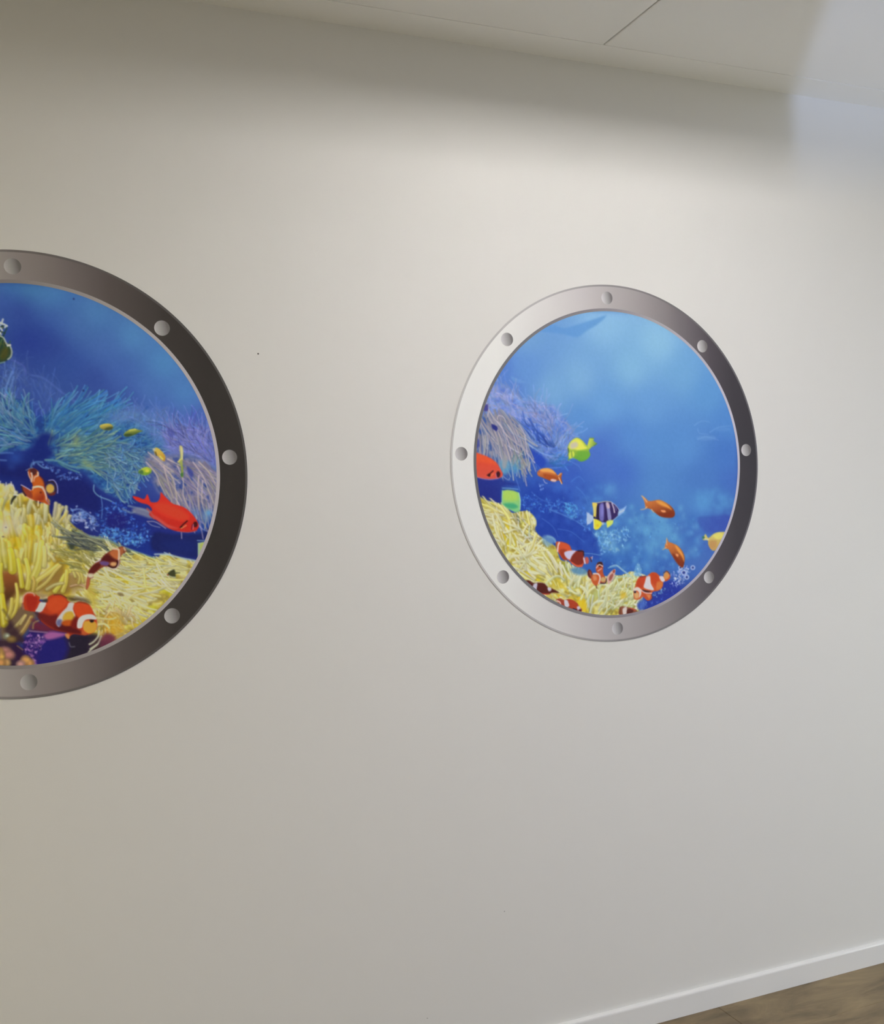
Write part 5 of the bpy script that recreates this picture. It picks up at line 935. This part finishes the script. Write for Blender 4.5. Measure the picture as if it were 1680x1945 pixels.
    p.poly([(-700, 760), (-400, 500), (-150, 560), (-40, 720), (30, 840), (90, 930), (140, 980), (160, 1040), (140, 1110), (60, 1160), (-40, 1200), (-300, 1240), (-600, 1180), (-760, 980)], (40, 66, 56), cor, soft=1.6)
    p.tuft([(-600, 800), (-200, 700), (0, 800), (130, 1000), (100, 1120), (-40, 1180), (-500, 1150)], 90, [(0, 1000, 80), (-300, 900, 110)], (60, 160), (12, 24), [(70, 100, 60), (30, 60, 70), (96, 96, 50), (44, 76, 60)], cor, .8, 40, 40)
    p.poly([(20, 1000), (110, 980), (120, 1060), (60, 1140), (0, 1120)], (84, 80, 34), cor, soft=4, alpha=.8)
    p.line([(0, 820), (50, 850), (90, 930), (130, 950), (155, 1020), (145, 1090), (105, 1130)], 2.8, (176, 186, 176), cor, alpha=.9); p.line([(100, 950), (135, 940)], 3.5, (206, 206, 200), cor)
    p.line([(60, 1165), (0, 1180)], 2.4, (110, 140, 150), cor)
    for pts in ([(10, 660), (25, 640), (40, 600)], [(30, 660), (60, 670), (95, 690)], [(50, 710), (70, 700), (90, 685)], [(0, 690), (10, 720), (30, 750)], [(-20, 640), (20, 655)], [(0, 780), (12, 800)]): p.line(pts, 4.2, (206, 214, 224), cor, alpha=.9, w1=3)
    p.line([(10, 700), (40, 690), (45, 715)], 2.4, (34, 60, 60), cor)
    # three tiny printed dark dots in the water
    p.frame = PX
    for x, y, r in ((158.5, 742, 2.2), (140, 568, 1.8), (20.5, 779.5, 2.0)): p.dot(x, y, r, (38, 46, 110), None, alpha=.9)
    p.finish()
    return p
# ------------------------------------------------------------------ stickers as flat objects
def ring_mesh(name, r0, r1, y, seg=256, edge=0.0):
    bm = bmesh.new(); prev = None; loops = []
    rings = [(r0, y), (r1, y)] + ([(r1, y + edge)] if edge else [])
    V = [[bm.verts.new((r * math.cos(2 * math.pi * k / seg), yy, r * math.sin(2 * math.pi * k / seg))) for k in range(seg)] for r, yy in rings]
    for a, b_ in zip(V[:-1], V[1:]):
        for k in range(seg): bm.faces.new((a[k], b_[k], b_[(k + 1) % seg], a[(k + 1) % seg]))
    bmesh.ops.recalc_face_normals(bm, faces=bm.faces)
    bm.faces.ensure_lookup_table()
    if bm.faces[0].normal.y > 0: bmesh.ops.reverse_faces(bm, faces=bm.faces)
    me = bpy.data.meshes.new(name); bm.to_mesh(me); bm.free(); return me
def disc_mesh(name, r, y, seg=48):
    me = bpy.data.meshes.new(name)
    me.from_pydata([(0, y, 0)] + [(r * math.cos(-2 * math.pi * k / seg), y, r * math.sin(-2 * math.pi * k / seg)) for k in range(seg)], [],
                   [(0, 1 + (k + 1) % seg, 1 + k) for k in range(seg)])
    me.update()
    if me.polygons[0].normal.y > 0: me.flip_normals()
    return me
def gradient(name, stops, half, gain, axis=(1, 0, 0), rough=.5):
    """printed metal gradient across the object; stops = (position 0..1, srgb)"""
    mt, nt, b = material(name, (.5, .5, .5), rough, .08)
    tc = nt.nodes.new('ShaderNodeTexCoord'); dt = nt.nodes.new('ShaderNodeVectorMath'); dt.operation = 'DOT_PRODUCT'
    dt.inputs[1].default_value = axis; nt.links.new(tc.outputs['Object'], dt.inputs[0])
    mr = nt.nodes.new('ShaderNodeMapRange'); mr.inputs[1].default_value = -half; mr.inputs[2].default_value = half
    nt.links.new(dt.outputs['Value'], mr.inputs[0])
    rp = nt.nodes.new('ShaderNodeValToRGB'); el = rp.color_ramp.elements
    while len(el) > 1: el.remove(el[-1])
    for i, (t, c) in enumerate(stops):
        q = el[0] if i == 0 else el.new(t)
        q.position = t; q.color = (*[min(.93, v) for v in lin(c) / gain], 1)
    nt.links.new(mr.outputs[0], rp.inputs[0]); nt.links.new(rp.outputs[0], b.inputs['Base Color'])
    return mt

print_mat, nt, b = material('printed_vinyl', (.5, .5, .5), .5, .08)
at = nt.nodes.new('ShaderNodeAttribute'); at.attribute_name = 'print'; nt.links.new(at.outputs['Color'], b.inputs['Base Color'])

def print_parts(p, root, gain, y):
    """one flat mesh per printed motif; neighbouring motifs share their border colours"""
    n = p.n; g = (np.arange(n) + .5) / n * 2 - 1
    X, Z = np.meshgrid(g * p.R, -g * p.R)
    col = lin(np.clip(p.img, 3, 250)) / np.asarray(gain)
    col = np.clip(col, .004, .92)
    X = X + 0; inside = np.hypot(X, Z) < p.R - .0005
    okc = inside[:-1, :-1] & inside[1:, :-1] & inside[:-1, 1:] & inside[1:, 1:]
    lab = p.lab[:-1, :-1]
    for L, (name, text) in enumerate(p.names):
        cj, ci = np.nonzero(okc & (lab == L))
        if len(cj) < 12: continue
        a = cj * n + ci; quads = np.stack([a, a + n, a + n + 1, a + 1], 1)
        used, inv = np.unique(quads, return_inverse=True); inv = inv.reshape(quads.shape)
        me = bpy.data.meshes.new(name)
        co = np.empty((len(used), 3), np.float32); co[:, 0] = X.ravel()[used]; co[:, 1] = y; co[:, 2] = Z.ravel()[used]
        me.vertices.add(len(used)); me.vertices.foreach_set('co', co.ravel())
        me.loops.add(quads.size); me.loops.foreach_set('vertex_index', inv.ravel().astype(np.int32))
        me.polygons.add(len(quads)); me.polygons.foreach_set('loop_start', np.arange(0, quads.size, 4, dtype=np.int32))
        ca = me.color_attributes.new('print', 'FLOAT_COLOR', 'POINT')
        rgba = np.ones((len(used), 4), np.float32); rgba[:, :3] = col.reshape(-1, 3)[used]
        ca.data.foreach_set('color', rgba.ravel())
        me.update(calc_edges=True)
        if me.polygons[0].normal.y > 0: me.flip_normals()
        o = link(name, me, print_mat, root)
        if text: o['label'] = text

RIVETS = [(-1.0, .4445), (42.7, .4400), (86.0, .4410), (137.5, .4410), (180.8, .4455), (230.2, .4475), (274.0, .4508), (316.2, .4490)]
def sticker(x, label, painter, gain, g_ring, ring_stops, rim_stops, inner_stops, riv_a, riv_b):
    root = bpy.data.objects.new('porthole_sticker', None); scene.collection.objects.link(root)
    root.location = (x, 0, RING_Z)
    root['label'] = label; root['category'] = 'wall sticker'; root['group'] = 'porthole wall stickers'
    print_parts(painter(), root, gain, -.0012)
    link('frame_ring', ring_mesh('frame_ring', .4125, .4755, -.0012), gradient('ring_print', ring_stops, .475, g_ring), root)
    link('outer_rim', ring_mesh('outer_rim', .4750, RING_R, -.0014, edge=.0010), gradient('outer_rim_print', rim_stops, RING_R, g_ring), root)
    link('inner_rim', ring_mesh('inner_rim', .4088, .4165, -.0016, edge=.0003), gradient('inner_rim_print', inner_stops, .4165, g_ring), root)
    me = disc_mesh('rivet', .0172, -.0016)
    rm = gradient('rivet_print', [(0, riv_a), (.45, tuple(.55 * p_ + .45 * q_ for p_, q_ in zip(riv_a, riv_b))), (.85, riv_b), (1, riv_b)], .0172, g_ring, (.97, 0, .2))
    for a, r in RIVETS:
        t = math.radians(90 - a)
        o = link('rivet', me, rm, root); o.location = (r * math.cos(t), 0, r * math.sin(t))
    return root
G_RIGHT = np.array([.83, .82, .79]); G_LEFT = np.array([.70, .675, .635])
sticker(RIGHT_X, 'right porthole sticker, whole in view, with a striped fish in open blue water', paint_right, G_RIGHT, G_RIGHT,
        [(0, (230, 228, 221)), (.14, (228, 226, 219)), (.30, (211, 207, 202)), (.42, (192, 186, 183)), (.50, (174, 168, 165)), (.62, (150, 143, 141)), (.74, (112, 106, 107)), (.84, (80, 75, 79)), (.92, (64, 61, 65)), (1, (58, 56, 60))],
        [(0, (190, 187, 182)), (.3, (176, 172, 170)), (.5, (140, 136, 134)), (.75, (108, 104, 104)), (1, (96, 94, 97))],
        [(0, (108, 106, 106)), (.2, (116, 114, 116)), (.5, (138, 132, 134)), (.8, (176, 170, 176)), (1, (192, 188, 198))], (205, 202, 200), (116, 112, 110))
sticker(LEFT_X, 'left porthole sticker, cut by the photo edge, with a big clownfish and yellow anemones', paint_left, G_LEFT, G_LEFT,
        [(0, (206, 202, 194)), (.10, (202, 198, 190)), (.30, (186, 180, 174)), (.50, (138, 129, 124)), (.60, (114, 105, 101)), (.70, (86, 78, 74)), (.82, (60, 55, 51)), (.92, (51, 47, 43)), (1, (50, 46, 42))],
        [(0, (170, 166, 160)), (.3, (150, 145, 140)), (.5, (108, 101, 97)), (.75, (84, 79, 75)), (1, (78, 75, 71))],
        [(0, (96, 94, 92)), (.3, (104, 102, 100)), (.5, (132, 124, 120)), (.8, (164, 156, 152)), (1, (176, 168, 170))], (176, 172, 168), (104, 99, 95))

# tiny marks on the wall
mark_mat, _, _ = material('screw_hole_dark', (.10, .09, .08), .8, .1); faint_mat, _, _ = material('scuff_grey', (.42, .41, .39), .8, .1)
wb = bpy.data.objects['wall_back']
for (px, py), r, mt in (((490.5, 672), .0020, mark_mat), ((958.5, 1731), .0016, faint_mat), ((812, 1934), .0014, faint_mat)):
    x, z = wall_point(px, py)
    o = link('wall_mark', disc_mesh('wall_mark', r, -.0004, 10), mt, wb); o.location = (x, 0, z)
